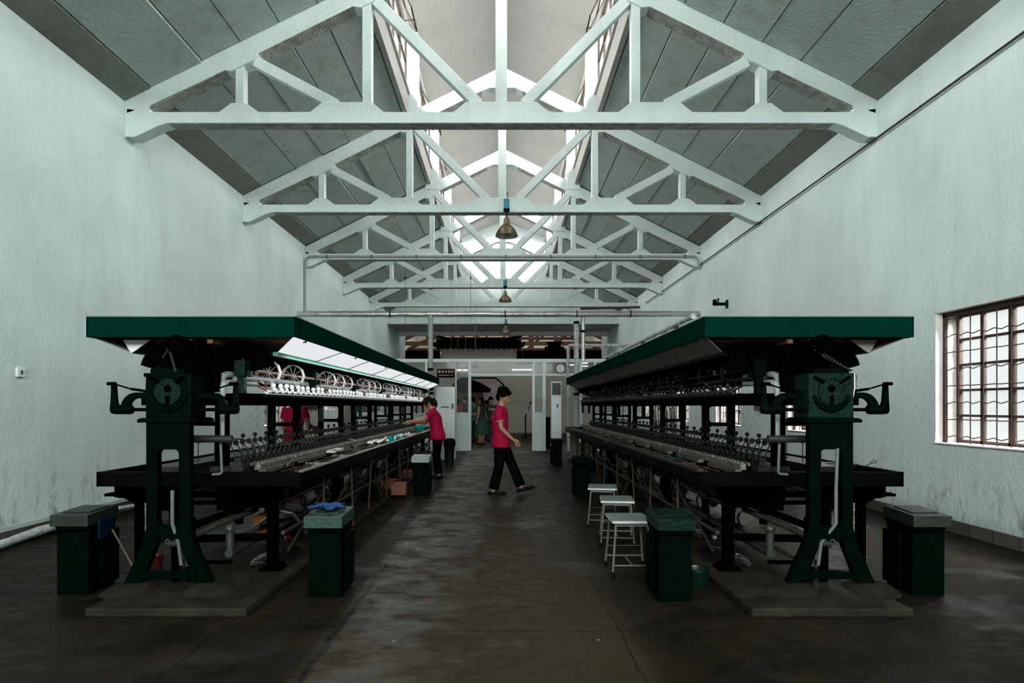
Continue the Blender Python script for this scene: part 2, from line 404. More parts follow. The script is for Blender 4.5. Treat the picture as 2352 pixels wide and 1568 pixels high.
def window(i, x, out, a, b_, kind):
    """recess lined with plaster, steel casements, wavy security grille on the room side"""
    root = empty('window_%d' % i, (x, (a+b_)/2, WZ0)); root['kind'] = 'structure'
    w = b_-a; h = WZ1-WZ0; o = out
    r = MB(); t = .012
    r.bb(0, o*TH*.98, -w/2, -w/2+t, 0, h); r.bb(0, o*TH*.98, w/2-t, w/2, 0, h); r.bb(0, o*TH*.98, -w/2, w/2, h-t, h); r.bb(-o*.015, o*TH, -w/2, w/2, 0, t)
    r.build('reveal', 'reveal', root)
    f = MB(); fx0, fx1 = o*(TH-.06), o*(TH-.02)
    for yy in (-w/2+.03, -w/4, 0, w/4, w/2-.03):
        ww = .055 if abs(yy) != w/4 else .035
        f.bb(fx0, fx1, yy-ww/2, yy+ww/2, t, h-t)
    for k in range(6):
        z = t+.02+(h-2*t-.04)*k/5; f.bb(fx0, fx1, -w/2, w/2, z-.012-(.018 if k in (0, 5) else 0), z+.012)
    f.build('window_frame', 'rust' if kind else 'bar', root)
    g = MB(); g.bb(o*(TH-.042), o*(TH-.038), -w/2+.02, w/2-.02, .02, h-.02); g.build('pane', 'glass', root)
    q = MB(); gx = o*.09
    n = 9
    for k in range(n):
        yy = -w/2+.05+(w-.1)*k/(n-1); q.cyl((gx, yy, t), (gx, yy, h-t), .0055, n=6)
    for k in range(8):
        z = .08+(h-.16)*k/7; pts = []
        amp = .010 if k % 2 == 0 else .002
        for j in range(33):
            yy = -w/2+.02+(w-.04)*j/32; pts.append((gx+o*.008, yy, z+amp*math.sin(j*PI/2)))
        q.tube(pts, .0055, 5)
    for yy in (-w/2+.03, w/2-.03): q.bb(gx-.015, gx+.015, yy-.02, yy+.02, t, h-t)
    q.bb(gx-.015, gx+.015, -w/2, w/2, h-.06, h-t)
    q.build('security_grille', 'rust', root)
    return root
wi = 1
for a, b_ in WIN_R: window(wi, XR, 1, a, b_, 1); wi += 1
for a, b_ in WIN_L: window(wi, XL, -1, a, b_, 0); wi += 1

# skirting of grey blocks, white plaster bead above it
for nm, x, o in (('baseboard_left', XL, 1), ('baseboard_right', XR, -1)):
    mb = MB(); mb.bb(x-o*.01, x+o*.025, YB, YP, 0, .125); struct(mb.build(nm, 'brick', bevel=.004))
mb = MB(); mb.bb(XL-.01, XL+.035, YB, YP, .125, .165); struct(mb.build('trim_1', 'alu_f'))

# roof slabs: long concrete planks laid from truss to truss, slightly uneven, dark joints
eav = MB()
def slab_side(sgn):
    mb = MB(); x0 = XL if sgn < 0 else XR
    edge = SE; span = HW-edge; n = 6; rnd = random.Random(3 if sgn < 0 else 5)
    Y0 = 7.95-3.575*4
    for b_ in range(10):
        ya = Y0+3.575*b_+.1-.1; yb = ya+3.575
        ya = max(ya, YB-.2); yb = min(yb, YE+.2)
        if yb <= ya: continue
        for k in range(n):
            d0 = span*k/n+.008; d1 = span*(k+1)/n-.008; off = rnd.uniform(0, .022); til = rnd.uniform(-.008, .008)
            if k == 0: d1 -= .15; off = -.0
            if k == 1: d0 -= .15
            for (da, db) in ((d0, d1),):
                xa = x0-sgn*da; xb = x0-sgn*db; za = rz_(da)+off; zb = rz_(db)+off+til
                if k == 0: xa = x0+sgn*.2; za = rz_(-.2)
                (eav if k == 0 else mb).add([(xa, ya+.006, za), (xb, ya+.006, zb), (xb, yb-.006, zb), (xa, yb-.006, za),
                        (xa, ya+.006, za+.1), (xb, ya+.006, zb+.1), (xb, yb-.006, zb+.1), (xa, yb-.006, za+.1)],
                       [(0,1,2,3),(4,7,6,5),(0,4,5,1),(1,5,6,2),(2,6,7,3),(3,7,4,0)])
    xa, xb = x0+sgn*.3, x0-sgn*span
    mb.add([(xa, YB-.3, rz_(-.3)+.08), (xb, YB-.3, rz_(span)+.08), (xb, YE+.3, rz_(span)+.08), (xa, YE+.3, rz_(-.3)+.08),
            (xa, YB-.3, rz_(-.3)+.2), (xb, YB-.3, rz_(span)+.2), (xb, YE+.3, rz_(span)+.2), (xa, YE+.3, rz_(-.3)+.2)],
           [(0,1,2,3),(4,7,6,5),(0,4,5,1),(1,5,6,2),(2,6,7,3),(3,7,4,0)])
    return mb
mb = slab_side(-1); m2 = slab_side(1); mb.add(m2.v, m2.f)
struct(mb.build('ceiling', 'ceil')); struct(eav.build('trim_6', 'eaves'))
# lantern: curb, roof, end walls
mb = MB()
for s in (-1, 1):
    x = XC+s*SE
    mb.bb(x-s*.02, x-s*.10, YB, YE, rz_(HW-SE)+.0, LZ0)
    mb.add([(x-s*.14, YB, LZ0-.04), (x-s*.02, YB, LZ0-.04), (x-s*.02, YE, LZ0-.04), (x-s*.14, YE, LZ0-.04), (x-s*.14, YB, LZ0), (x-s*.02, YB, LZ0), (x-s*.02, YE, LZ0), (x-s*.14, YE, LZ0)],
           [(0,1,2,3),(4,7,6,5),(0,4,5,1),(1,5,6,2),(2,6,7,3),(3,7,4,0)])
struct(mb.build('trim_2', 'mon'))
mb = MB()
for s in (-1, 1):
    mb.prism([(XC, LZA), (XC+s*(SE+.35), LZE-.14), (XC+s*(SE+.35), LZE-.02), (XC, LZA+.12)], YB-.2, YE+.2)
    mb.bb(XC+s*(SE-.02), XC+s*(SE-.14), YB, YE, LZ1, LZE+.05)
struct(mb.build('ceiling_lantern', 'mon'))
bpy.data.objects['ceiling_lantern'].name = 'ceiling.001'
# lantern windows
def lantern_window(i, s):
    root = empty('window_%d' % i, (XC+s*(SE-.08), 0, LZ0)); root['kind'] = 'structure'
    f = MB(); g = MB(); h = LZ1-LZ0; y = 7.95-3.575*3
    while y < YE-1:
        for k in range(6):
            yy = y+.17+3.23*k/5; f.bb(-.02, .02, yy-.02, yy+.02, 0, h)
        for z in (0.02, h*.5, h-.02): f.bb(-.02, .02, y+.15, y+3.42, z-.018, z+.018)
        g.bb(-.003, .003, y+.15, y+3.42, 0, h)
        y += 3.575
    f.build('window_frame', 'rust', root); g.build('pane', 'glass', root)
lantern_window(wi, -1); wi += 1
lantern_window(wi, 1); wi += 1
# opened sashes leaning into the lantern, each on a stay
sash_spots = [(-1, 9.6, 'rusty sash hanging open inside the left lantern, nearest the camera'),
              (-1, 13.4, 'rusty sash hanging open inside the left lantern behind the second truss'),
              (1, 9.8, 'rusty sash hanging open inside the right lantern, nearest the camera'),
              (1, 13.2, 'rusty sash hanging open inside the right lantern behind the second truss'),
              (-1, 16.6, 'rusty sash hanging open inside the left lantern above the conduit truss')]
for s, yy, lb in sash_spots:
    root = empty('window_sash', (XC+s*(SE-.13), yy, LZ1-.06), 0, lb, 'window sash', 'open sashes of the roof lantern')
    m = MB(); a = R(26); hh = .78
    def P(t, y): return (-s*math.sin(a)*t*1.0, y, -math.cos(a)*t)
    for t0 in (0, hh*.5, hh): m.bar(P(t0, -.3), P(t0, .3), .02, .02)
    for y0 in (-.3, .3): m.bar(P(0, y0), P(hh, y0), .02, .02)
    m.build('sash_frame', 'rust', root)
    g = MB(); g.add([P(.02, -.28), P(.02, .28), P(hh-.02, .28), P(hh-.02, -.28)], [(0,1,2,3)]); g.build('pane', 'glass', root)
    q = MB(); e = P(hh, 0); q.tube([e, (e[0]+s*.15, 0, e[2]-.02), (0, 0, e[2]+.08)], .006, 6)
    q.tube([(e[0]+.03*math.cos(t*PI/5), .0, e[2]-.035+.03*math.sin(t*PI/5)) for t in range(11)], .004, 5); q.build('stay', 'rust', root)

# far gable and near gable
def gable(y0, y1, zlow):
    mb = MB(); d = HW-SE
    mb.prism([(XL-.2, zlow), (XR+.2, zlow), (XR+.2, EAVE-.1+.2), (XR-d, rz_(d)+.1), (XC+SE, LZE+.02), (XC, LZA+.05), (XC-SE, LZE+.02), (XL+d, rz_(d)+.1), (XL-.2, EAVE-.1+.2)], y0, y1)
    return mb
struct(gable(YE, YE+.24, 4.53).build('wall_far', 'conc'))
mb = MB(); mb.bb(XL, XR, YE+.24, 28.7, 4.53, 4.68); mb.bb(XL, XR, 28.55, 28.8, 4.36, 4.6)
struct(mb.build('ceiling_far', 'mon')); bpy.data.objects['ceiling_far'].name = 'ceiling.002'
# unseen wall behind the camera, with an opening added high to light the trusses
mb = gable(YB-.25, YB, 5.6); mb.bb(XL-.2, XR+.2, YB-.25, YB, 0, 3.2); mb.bb(XL-.2, -3.9, YB-.25, YB, 3.2, 5.6); mb.bb(3.9, XR+.2, YB-.25, YB, 3.2, 5.6)
struct(mb.build('wall_near', 'wall'))
root = empty('window_%d' % wi, (0, YB-.1, 3.2)); root['kind'] = 'structure'; wi += 1  # window made up to let light onto the trusses, never in view
f = MB()
for k in range(9): f.bb(-3.9+7.8*k/8-.03, -3.9+7.8*k/8+.03, -.03, .03, 0, 2.4)
for z in (.03, 1.2, 2.37): f.bb(-3.9, 3.9, -.03, .03, z-.03, z+.03)
f.build('window_frame', 'rust', root); MB().bb(-3.88, 3.88, -.004, .004, .02, 2.38).build('pane', 'glass', root)

# ------------------------------------------------------------------ roof trusses
def make_truss():
    root = empty('roof_truss', (XC, 7.95, 0))
    D = .20; cb, ct = 4.69, 4.825
    m = MB()
    out = [(-HW, 4.52), (-HW+.12, 4.52), (-HW+.42, 4.66), (-HW+.52, cb), (HW-.52, cb), (HW-.42, 4.66), (HW-.12, 4.52), (HW, 4.52), (HW, ct+.05)]
    for (c, w) in ((3.20, .10), (1.80, .36), (0, .43)):
        pass
    gus = []
    for (c, w, h) in ((3.20, .09, .11), (1.88, .30, .12), (0, .43, .125), (-1.88, .30, .12), (-3.20, .09, .11)):
        gus += [(c+w+.15, ct), (c+w, ct+h), (c-w, ct+h), (c-w-.15, ct)]
    out += [(HW-.3, ct)]+gus+[(-HW+.3, ct), (-HW, ct+.05)]
    # end blocks rise to the rafter
    m.prism(out, 0, D)
    for s in (-1, 1): m.prism([(s*HW, 4.8), (s*(HW-.30), 4.8), (s*(HW-.30), rz_(.30)-.01), (s*HW, rz_(0)-.01)], 0.001, D-.001)
    bc = m.build('bottom_chord', 'conc', root, bevel=.008)
    MB().bb(-HW+.53, HW-.53, .006, D-.006, cb-.004, cb+.01).build('peeling_soffit', 'under', bc)['label'] = 'rough underside of the bottom chord'
    mono = LZ0
    for s in (-1, 1):
        r = MB(); th = .27
        r.prism([(s*(HW-.02), rz_(.02)-.01), (0, rz_(HW)-.01), (0, rz_(HW)-th-.12), (s*.22, rz_(HW)-th-.12), (s*.36, rz_(HW-.36)-th), (s*1.45, rz_(HW-1.45)-th), (s*1.55, rz_(HW-1.55)-th-.05), (s*1.72, rz_(HW-1.72)-th-.05), (s*1.80, rz_(HW-1.80)-th), (s*2.95, rz_(HW-2.95)-th), (s*3.05, rz_(HW-3.05)-th-.04), (s*3.30, rz_(HW-3.30)-th-.04), (s*3.36, rz_(HW-3.36)-th), (s*(HW-.28), rz_(.28)-th+.03), (s*(HW-.02), rz_(.02)-.2)], .0, D)
        rf = r.build('rafter', 'conc', root, bevel=.008)
        for (da, db, e) in ((1.80, 2.95, 0), (3.36, HW-.30, 0), (.36, 1.45, 0)):
            q = MB(); n_ = 14; rz2 = random.Random(int(da*10))
            for i_ in range(n_):
                a0 = da+(db-da)*i_/n_; a1 = da+(db-da)*(i_+1)/n_; j0 = rz2.uniform(.003, .006); za, zb_ = rz_(HW-a0)-th-j0, rz_(HW-a1)-th-j0
                q.add([(s*a0, -.003, za), (s*a1, -.003, zb_), (s*a1, D+.003, zb_), (s*a0, D+.003, za), (s*a0, -.003, za+j0+.004), (s*a1, -.003, zb_+j0+.004), (s*a1, D+.003, zb_+j0+.004), (s*a0, D+.003, za+j0+.004)], [(0,1,2,3),(4,7,6,5),(0,4,5,1),(1,5,6,2),(2,6,7,3),(3,7,4,0)])
            q.build('peeling_soffit', 'under', rf)['label'] = 'rough peeling underside of the rafter'
        MB().bb(s*1.59, s*1.70, .03, D-.03, ct+.06, rz_(HW-1.64)-.2).build('post', 'conc', root, bevel=.006)
        MB().bb(s*3.15, s*3.25, .03, D-.03, ct+.06, rz_(HW-3.2)-.2).build('post', 'conc', root, bevel=.006)
        MB().bar((s*3.02, D/2, rz_(HW-3.02)-.30), (s*2.02, D/2, ct+.11), .13, .115, (0, 1, 0)).build('brace', 'conc', root, bevel=.006)
        MB().bar((s*1.56, D/2, rz_(HW-1.56)-.26), (s*.28, D/2, ct+.12), .13, .125, (0, 1, 0)).build('brace', 'conc', root, bevel=.006)
        MB().bb(s*1.49, s*1.79, -.02, D+.04, rz_(HW-1.64)-.15, LZE).build('lantern_post', 'conc', root, bevel=.006)
    MB().bb(-.07, .07, .02, D-.02, ct+.1, rz_(HW)-.2).build('post', 'conc', root, bevel=.006)
    return root
tr = make_truss()
tl = ['whitewashed concrete roof truss nearest the camera, widest of the row',
      'concrete roof truss with a pendant lamp, second from the camera',
      'concrete roof truss carrying the thin conduit pipe along its chord',
      'concrete roof truss above the glazed partition, with a pendant lamp',
      'smallest concrete roof truss, just in front of the far gable']
for k in range(-3, 5):
    o = tr if k == 0 else copy_tree(tr)
    dz = {0: .035, 1: .01}.get(k, -.025) if k >= 0 else 0
    o.location = (XC, 7.95+3.575*k, dz)
    if k >= 0: tag(o, tl[k], 'roof truss', 'concrete roof trusses')
    else: tag(o, 'concrete roof truss behind the camera, outside the picture', 'roof truss', 'concrete roof trusses')
# trusses behind the camera only matter for the light: keep just the two nearest
for o in list(bpy.data.objects):
    if o.name.startswith('roof_truss') and o.location.y < 0:
        for c in kids(o):
            for g in kids(c): bpy.data.objects.remove(g)
            bpy.data.objects.remove(c)
        bpy.data.objects.remove(o)

# ------------------------------------------------------------------ far hall beyond the partition
BH = 31.0
def hx(px, Y=BH): return (px-VX)*Y/F
def hz(py, Y=BH): return H-(py-VY)*Y/F
# back wall with an octagonal doorway
oct_ = [(hx(1041), 0), (hx(1041), hz(884)), (hx(1059), hz(868)), (hx(1139), hz(868)), (hx(1157), hz(884)), (hx(1157), 0)]
mb = MB(); y0, y1 = BH, BH+.2
xl, xr = -5.6, 5.6; top = hz(826); ctop = hz(799)
mb.bb(xl, oct_[0][0], y0, y1, 0, top); mb.bb(oct_[5][0], xr, y0, y1, 0, top)
mb.prism([(oct_[0][0], oct_[1][1]), (oct_[2][0], oct_[2][1]), (oct_[3][0], oct_[3][1]), (oct_[4][0], oct_[4][1]), (oct_[4][0], top), (oct_[0][0], top)], y0, y1)
mb.bb(hx(1013), hx(1187), y0, y1, top, ctop)
struct(mb.build('wall_back', 'hallw'))
mb = MB()
for i in range(5): mb.bar((oct_[i][0], y0-.02, oct_[i][1]), (oct_[i+1][0], y0-.02, oct_[i+1][1]), .07, .07, (0, 1, 0))
struct(mb.build('trim_3', 'tile'))
struct(MB().bb(-6, 6, 34.6, 34.8, 0, 4.0).build('wall_inner', 'pinkw'))
struct(MB().bb(-7, 7, 42.0, 42.2, 0, 9).build('wall_hall_end', 'hallw'))
mb = MB(); mb.bb(-6.9, -5.7, 30.6, 42, 0, 9); mb.bb(5.7, 6.9, 30.6, 42, 0, 9); struct(mb.build('wall_hall_sides', 'hallw'))
# Chinese gate roof on the back wall: ridge with raised ends, row of round tile ends
root = empty('gate_roof', (hx(1100), BH, ctop), 0, 'black tiled gate roof with upturned ridge on the far hall wall', 'tiled roof')
w = hx(1197)-hx(1100); root.scale = (1, 1, .70)
m = MB(); m.prism([(-.55, -.02), (.35, -.02), (.35, .02), (.05, .55), (-.15, .55)], -w, w, 'yz'); m.build('roof_slope', 'tile', root)
m = MB(); m.box((0, -.05, .60), (2*w-.5, .16, .14))
for s in (-1, 1):
    m.prism([(s*(w-.5), .5), (s*(w-.3), .55), (s*(w+.0), .72), (s*(w+.05), .92), (s*(w-.25), .80), (s*(w-.6), .68)], -.15, .05)
    m.prism([(s*(w-.4), -.02), (s*(w+.12), .06), (s*(w+.2), .36), (s*(w-.1), .22)], -.5, .1)
m.build('ridge', 'tile', root)
m = MB(); n = 17
for k in range(n):
    x = -w+.1+(2*w-.2)*k/(n-1); m.tube([(x, -.58, .0), (x, -.12, .55)], .055, 8); m.prism([(x-.1, 0), (x+.1, 0), (x, -.2)], -.56, -.53)
m.build('tile_row', 'tile', root)
# low tiled copings either side
for (a, b_, lb) in ((905, 1010, 'black tiled coping on the hall wall left of the gate roof'), (1187, 1420, 'black tiled coping on the hall wall right of the gate roof')):
    xa, xb = hx(a), hx(b_)
    root = empty('wall_coping', ((xa+xb)/2, BH, top), 0, lb, 'tiled coping'); ww = (xb-xa)/2
    MB().prism([(-.3, 0), (.3, 0), (.1, .44), (-.1, .44)], -ww, ww, 'yz').build('roof_slope', 'tile', root)
    m = MB(); k = 0
    while -ww+.1+k*.22 < ww-.05:
        x = -ww+.1+k*.22; m.tube([(x, -.32, .02), (x, -.12, .42)], .05, 8); k += 1
    m.build('tile_row', 'tile', root)
# little tower on right coping
root = empty('roof_finial', (hx(1273), BH, top+.42), 0, 'black stepped finial on the right hand tiled coping', 'roof finial')
m = MB(); m.box((0, 0, .1), (.9, .3, .2)); m.box((0, 0, .28), (.6, .26, .18)); m.box((0, 0, .40), (.75, .3, .06)); m.build('block', 'tile', root)
# timber trusses of the hall roof, seen over the wall
for k, (yy, lb) in enumerate(((33.2, 'brown timber roof truss in the far hall, nearer one'), (37.0, 'brown timber roof truss in the far hall, further one'))):
    root = empty('timber_truss', (0, yy, 0), 0, lb, 'timber truss', 'timber trusses of the far hall')
    z0 = 4.15+.0*k; m = MB(); m.box((0, 0, z0+.3), (11, .16, .2)); m.box((0, 0, z0+.95), (8.0, .16, .16)); m.build('tie_beam', 'timber', root)
    for s in (-1, 1):
        MB().bar((s*5.4, 0, z0+.35), (0, 0, z0+3.0), .16, .2, (0, 1, 0)).build('rafter', 'timber', root)
    m = MB()
    for x in (-3.9, -2.6, -1.3, 0, 1.3, 2.6, 3.9): m.box((x+.3*k, 0, z0+.85), (.14, .14, 1.1))
    m.build('post', 'timber', root)
    m = MB()
    for x in (-3.2, -1.9, .65, 1.9, 3.2, 4.3): m.bar((x-.6, 0, z0+.35), (x+.5, 0, z0+1.25), .12, .12, (0, 1, 0))
    m.build('brace', 'timber', root)
struct(MB().bb(-7, 7, 30.5, 42.2, 7.6, 7.7).build('ceiling_hall', 'hallw')); bpy.data.objects['ceiling_hall'].name = 'ceiling.003'
# dark pavilion seen through the octagonal doorway
root = empty('pavilion', (hx(1075, 33), 33.0, 0), 0, 'dark wooden pavilion with black tiled roof beyond the octagonal doorway', 'pavilion')
MB().bb(-.75, .75, -.5, .5, 0, 2.05).build('body', 'timber', root)
MB().prism([(-1.1, 2.55), (-.2, 2.75), (.6, 2.45), (1.15, 2.15), (1.1, 1.98), (-1.1, 1.98)], -.8, .8).build('roof', 'tile', root)
def px_twin(lb): return lb.startswith('twin')
# hall fluorescent tubes
for i, (xa, xb, py, Y, lb) in enumerate(((1044, 1060, 850, 22.38, 'short fluorescent tube seen left of the doorway post'), (1064, 1074, 850, 22.38, 'shorter fluorescent tube beside the doorway post'),
    (1176, 1224, 849, 22.38, 'long fluorescent tube above the doorway on the right'), (1302, 1318, 838, 22.38, 'fluorescent tube beside the round clock'), (1332, 1350, 834, 22.38, 'twin fluorescent tube right of the lagged pipe'),)):
    a = W(xa, py, Y); b_ = W(xb, py, Y)
    root = empty('fluorescent_lamp', a, 0, lb, 'lamp', 'fluorescent tubes of the back rooms'); d = b_[0]-a[0]
    MB().cyl((0, 0, 0), (d, 0, 0), .013, n=8).build('tube', 'tube', root); (MB().cyl((0, 0, -.10), (d, 0, -.10), .013, n=8).build('tube', 'tube', root) if px_twin(lb) else None); MB().bb(-.02, d+.02, -.02, .02, .016, .035).build('batten', 'acw', root)
    m = MB(); zt = 4.665-a[2]; m.cyl((d/2, 0, .05), (d/2, 0, zt), .004, n=5); m.build('rod', 'bar', root)
# ceiling fan
p = W(1092, 842, 22.38); root = empty('ceiling_fan', (p[0], p[1], p[2]), 0, 'thin bladed ceiling fan hanging above the doorway', 'ceiling fan')
MB().cyl((0, 0, .0), (0, 0, 4.665-p[2]), .010, n=6).build('rod', 'steel', root); MB().lathe([(0, -.05), (.09, -.04), (.11, 0), (.08, .05), (0, .06)], n=16).build('motor', 'bar', root, True)
for k in range(3):
    a = R(8+120*k); m = MB(); m.bar((.08*math.cos(a), .08*math.sin(a), 0), (.62*math.cos(a), .62*math.sin(a), 0), .11, .008); m.build('blade', 'bar', root)
# hanging rods near far end
for (px, lb) in ((931, 'thin hanger rod by the left lagged pipe'), (1081, 'thin hanger rod above the doorway post')):
    a = W(px, 705, 16.2); o = MB().cyl((0, 0, 0), (0, 0, -(a[2]-2.3)), .006, n=6).build('hanger_rod', 'bar'); o.location = (a[0], 16.2, 4.72)
    tag(o, lb, 'rod', 'hanger rods')
    MB().box((0, 0, -.27), (.03, .03, .05)).build('hook', 'rubber', o)

# ------------------------------------------------------------------ glazed aluminium partition
def px(x): return (x-VX)*YP/F
def pz(y): return H-(y-VY)*YP/F
part = empty('partition', (0, YP, 0), 0, 'white aluminium glazed partition with a wide doorway across the hall', 'partition')
zt = pz(828)
MB().bb(XL, XR, -.04, .04, zt-.05, zt+.05).build('top_rail', 'alu_f', part, bevel=.006)
zm = pz(860)
MB().bb(px(1082), XR, -.035, .035, zm-.04, zm+.03).build('mid_rail', 'alu_f', part, bevel=.006)
for x, w in ((979.5, 5), (1047, 4), (1079, 7), (1225.5, 7), (1249.5, 8), (1334, 7), (1366, 5), (862, 5), (920, 5)):
    MB().bb(px(x)-w*.00622, px(x)+w*.00622, -.04, .04, 0, zt-.04).build('mullion', 'alu_f', part, bevel=.006)
zc = pz(951)
mbp = MB()
for a, b_ in ((1047, 1079), (1229, 1247), (920, 1047), (1366, 1500), (820, 920)):
    x0, x1 = max(px(a), XL), min(px(b_), XR)
    mbp2 = MB(); mbp2.bb(x0, x1, -.012, .012, .03, zc); mbp2.bb(x0, x1, -.03, .03, zc-.03, zc+.05); mbp2.bb(x0, x1, -.03, .03, 0, .10)
    mbp2.build('lower_panel', 'alu_f', part)
for a, b_, z0, z1 in ((1047, 1079, zc, zt), (1082, 1222, zm, zt), (1229, 1247, zc, zt), (1253, 1334, zm, zt), (920, 1047, zc, zt), (820, 920, zc, zt), (1366, 1500, zc, zt), (1253, 1334, .1, zm)):
    if (a, z0) == (1253, .1): continue
    MB().bb(max(px(a), XL), min(px(b_), XR), -.004, .004, z0, z1).build('pane', 'pglass', part)
m = MB()
for k in range(4): x = px(1233+3.3*k); m.bb(x-.006, x+.006, .02, .03, zc+.05, zm-.03)
m.bb(px(1229), px(1247), .02, .03, zc+.5, zc+.52); m.build('glazing_bars', 'alu_f', part)
# clock
cp = (px(1287), YP-.05, pz(846)); clock = empty('wall_clock', cp, 0, 'round wall clock with black rim and white dial reading half past nine', 'clock')
rr = 12*YP/F
m = MB(); m.lathe([(rr*.9, 0), (rr, 0), (rr, -.05), (rr*.93, -.06), (rr*.88, -.045)], n=40, axis='y'); m.build('rim', 'rubber', clock, True)
MB().lathe([(0, -.02), (rr*.9, -.02), (rr*.9, 0), (0, 0)], n=40, axis='y').build('dial', 'signw', clock)
m = MB(); 
for k in range(12):
    a = k*PI/6; m.box((rr*.78*math.sin(a), -.023, rr*.78*math.cos(a)), (.006, .004, .016 if k % 3 else .028), ry=a)
m.build('hour_marks', 'rubber', clock)
a = R(-75); MB().bar((0, -.028, 0), (rr*.45*math.sin(a), -.028, rr*.45*math.cos(a)), .004, .012, (0, 1, 0)).build('hour_hand', 'rubber', clock)
MB().bar((0, -.031, 0), (0, -.031, -rr*.72), .004, .008, (0, 1, 0)).build('minute_hand', 'rubber', clock)
# sign
Ys = 17.6; a = W(1004, 847, Ys); b_ = W(1044.5, 867, Ys)
sign = empty('hanging_sign', ((a[0]+b_[0])/2, Ys, (a[2]+b_[2])/2), 0, 'small maroon sign with white Chinese characters above the air conditioner', 'sign')
sw, sh = b_[0]-a[0], a[2]-b_[2]
MB().box((0, 0, 0), (sw, .02, sh)).build('board', 'sign', sign, bevel=.004)
MB().cyl((sw*.3, 0, sh/2), (sw*.3, 0, 4.7-sign.location.z), .003, n=5).build('hanger', 'bar', sign)
def text(name, body, size, loc, parent, m, sx=1):
    cu = bpy.data.curves.new(name, 'FONT'); cu.body = body; cu.size = size; cu.align_x = 'CENTER'; cu.align_y = 'CENTER'; cu.extrude = .002; cu.resolution_u = 3
    t = bpy.data.objects.new(name+'_outline', cu); COL.objects.link(t); bpy.context.view_layer.update()
    me = bpy.data.meshes.new_from_object(t.evaluated_get(bpy.context.evaluated_depsgraph_get())); bpy.data.objects.remove(t); me.materials.clear(); me.materials.append(M[m])
    o = bpy.data.objects.new(name, me); COL.objects.link(o); o.parent = parent; o.location = loc; o.rotation_euler = (R(90), 0, 0); o.scale = (sx, 1, 1)
    return o
text('sign_characters', '缫 丝 体 验 区', sh*.33, (0, -.013, sh*.16), sign, 'signw', .88)
text('sign_subtitle', 'Reeling Experience Area', sh*.17, (0, -.013, -sh*.22), sign, 'signw', .95)
# ------------------------------------------------------------------ pipes
def obj_at(mb, name, m, loc, label, cat, group=None, smooth=False, rz=0, bevel=0):
    o = mb.build(name, m, None, smooth, bevel=bevel); o.location = loc; o.rotation_euler = (0, 0, rz); return tag(o, label, cat, group)
zb = H+(VY-721)*14.6/F; zb2 = H+(VY-721)*15.2/F
def lag(L, r, n, rnd, jag=.06):
    pts = []; rs = []
    for i in range(n+1): pts.append((L*i/n, rnd.uniform(-.004, .004), rnd.uniform(-.004, .004))); rs.append(r*(1+rnd.uniform(-jag, jag)))
    return MB().tube(pts, rs, 18)
rnd = random.Random(4)
steam = empty('steam_pipe', (XL-.05, 14.6, zb), 0, 'foil lagged steam pipe crossing the hall from wall to wall above the machines', 'pipe')
steam.rotation_euler = (0, -math.atan2(zb2-zb, XR-XL), math.atan2(.6, XR-XL))
lag(XR-XL+.1, .068, 60, rnd, .05).build('pipe_run', 'silver', steam, True)
for x in (2.1, 4.7, 6.35, 7.6): MB().lathe([(.075, -.012), (.082, 0), (.075, .012)], (x, 0, 0), 18, 'x').build('band', 'rubber', steam)
def drop(px_, y0, y1, Y, r, m, lab, name='drop_pipe', bands=()):
    a = W(px_, y0, Y); b_ = W(px_, y1, Y); root = empty(name, (a[0], Y, b_[2]), 0, lab, 'pipe')
    L = a[2]-b_[2]; n = 26; pts = [(0+rnd.uniform(-.003, .003), 0, L*i/n) for i in range(n+1)]
    MB().tube(pts, [r*(1+rnd.uniform(-.05, .05)) for _ in pts], 16).build('pipe_run', m, root, True)
    for bb in bands:
        z = H-(bb-VY)*Y/F-b_[2]; MB().cyl((0, 0, z-.03), (0, 0, z+.03), r*1.12, n=16).build('band', 'rubber', root)
    return root
drop(989, 722, 848, 14.80, .058, 'pvc', 'white drop pipe hanging from the steam pipe left of the doorway', bands=(848,))
drop(1324, 735, 985, 15.26, .062, 'lagd', 'patchy white lagged drop pipe right of the wall clock', bands=(741, 880, 905))
drop(1339, 722, 828, 15.20, .050, 'silver', 'plain metal drop pipe beside the lagged one', bands=(761,))
drop(991, 872, 985, 15.3, .045, 'lagd', 'short lagged pipe rising at the far end of the left machine', bands=(893, 903))
# lengthwise pipe over right machine, cross pipe with elbow
z1 = 2.10; m = MB(); pts = []; rs = []
for i in range(40): y = 6.0+5.2*i/39; pts.append((0, y-6.0, rnd.uniform(-.006, .006))); rs.append(.022*(1+rnd.uniform(-.2, .2)))
m.tube(pts, rs, 12)
lp = empty('lagged_pipe', (1.74, 6.0, z1), 0, 'brown and white lagged pipe running lengthwise above the right canopy', 'pipe'); m.build('pipe_run', 'lagd', lp, True)
m = MB()
for y in (.6, 2.2, 3.9, 5.0): m.bb(-.02, .02, y-.02, y+.02, -.2, 0)
m.build('bracket', 'rust', lp)
a = W(1445, 791, 18.4); b_ = W(1305, 793, 18.4)
cp2 = empty('cross_pipe', (b_[0], 18.4, b_[2]), 0, 'white cross pipe with an elbow dropping beside the clock', 'pipe')
m = MB(); L = a[0]-b_[0]; m.tube([(L, 0, 0), (.08, 0, 0), (.02, 0, -.02), (0, 0, -.08), (0, 0, -b_[2])], .045, 12); m.build('pipe_run', 'lagd', cp2, True)
MB().tube([(L*.9, 0, -.0), (L*.9, 0, -b_[2])], .02, 8).build('support', 'bar', cp2)
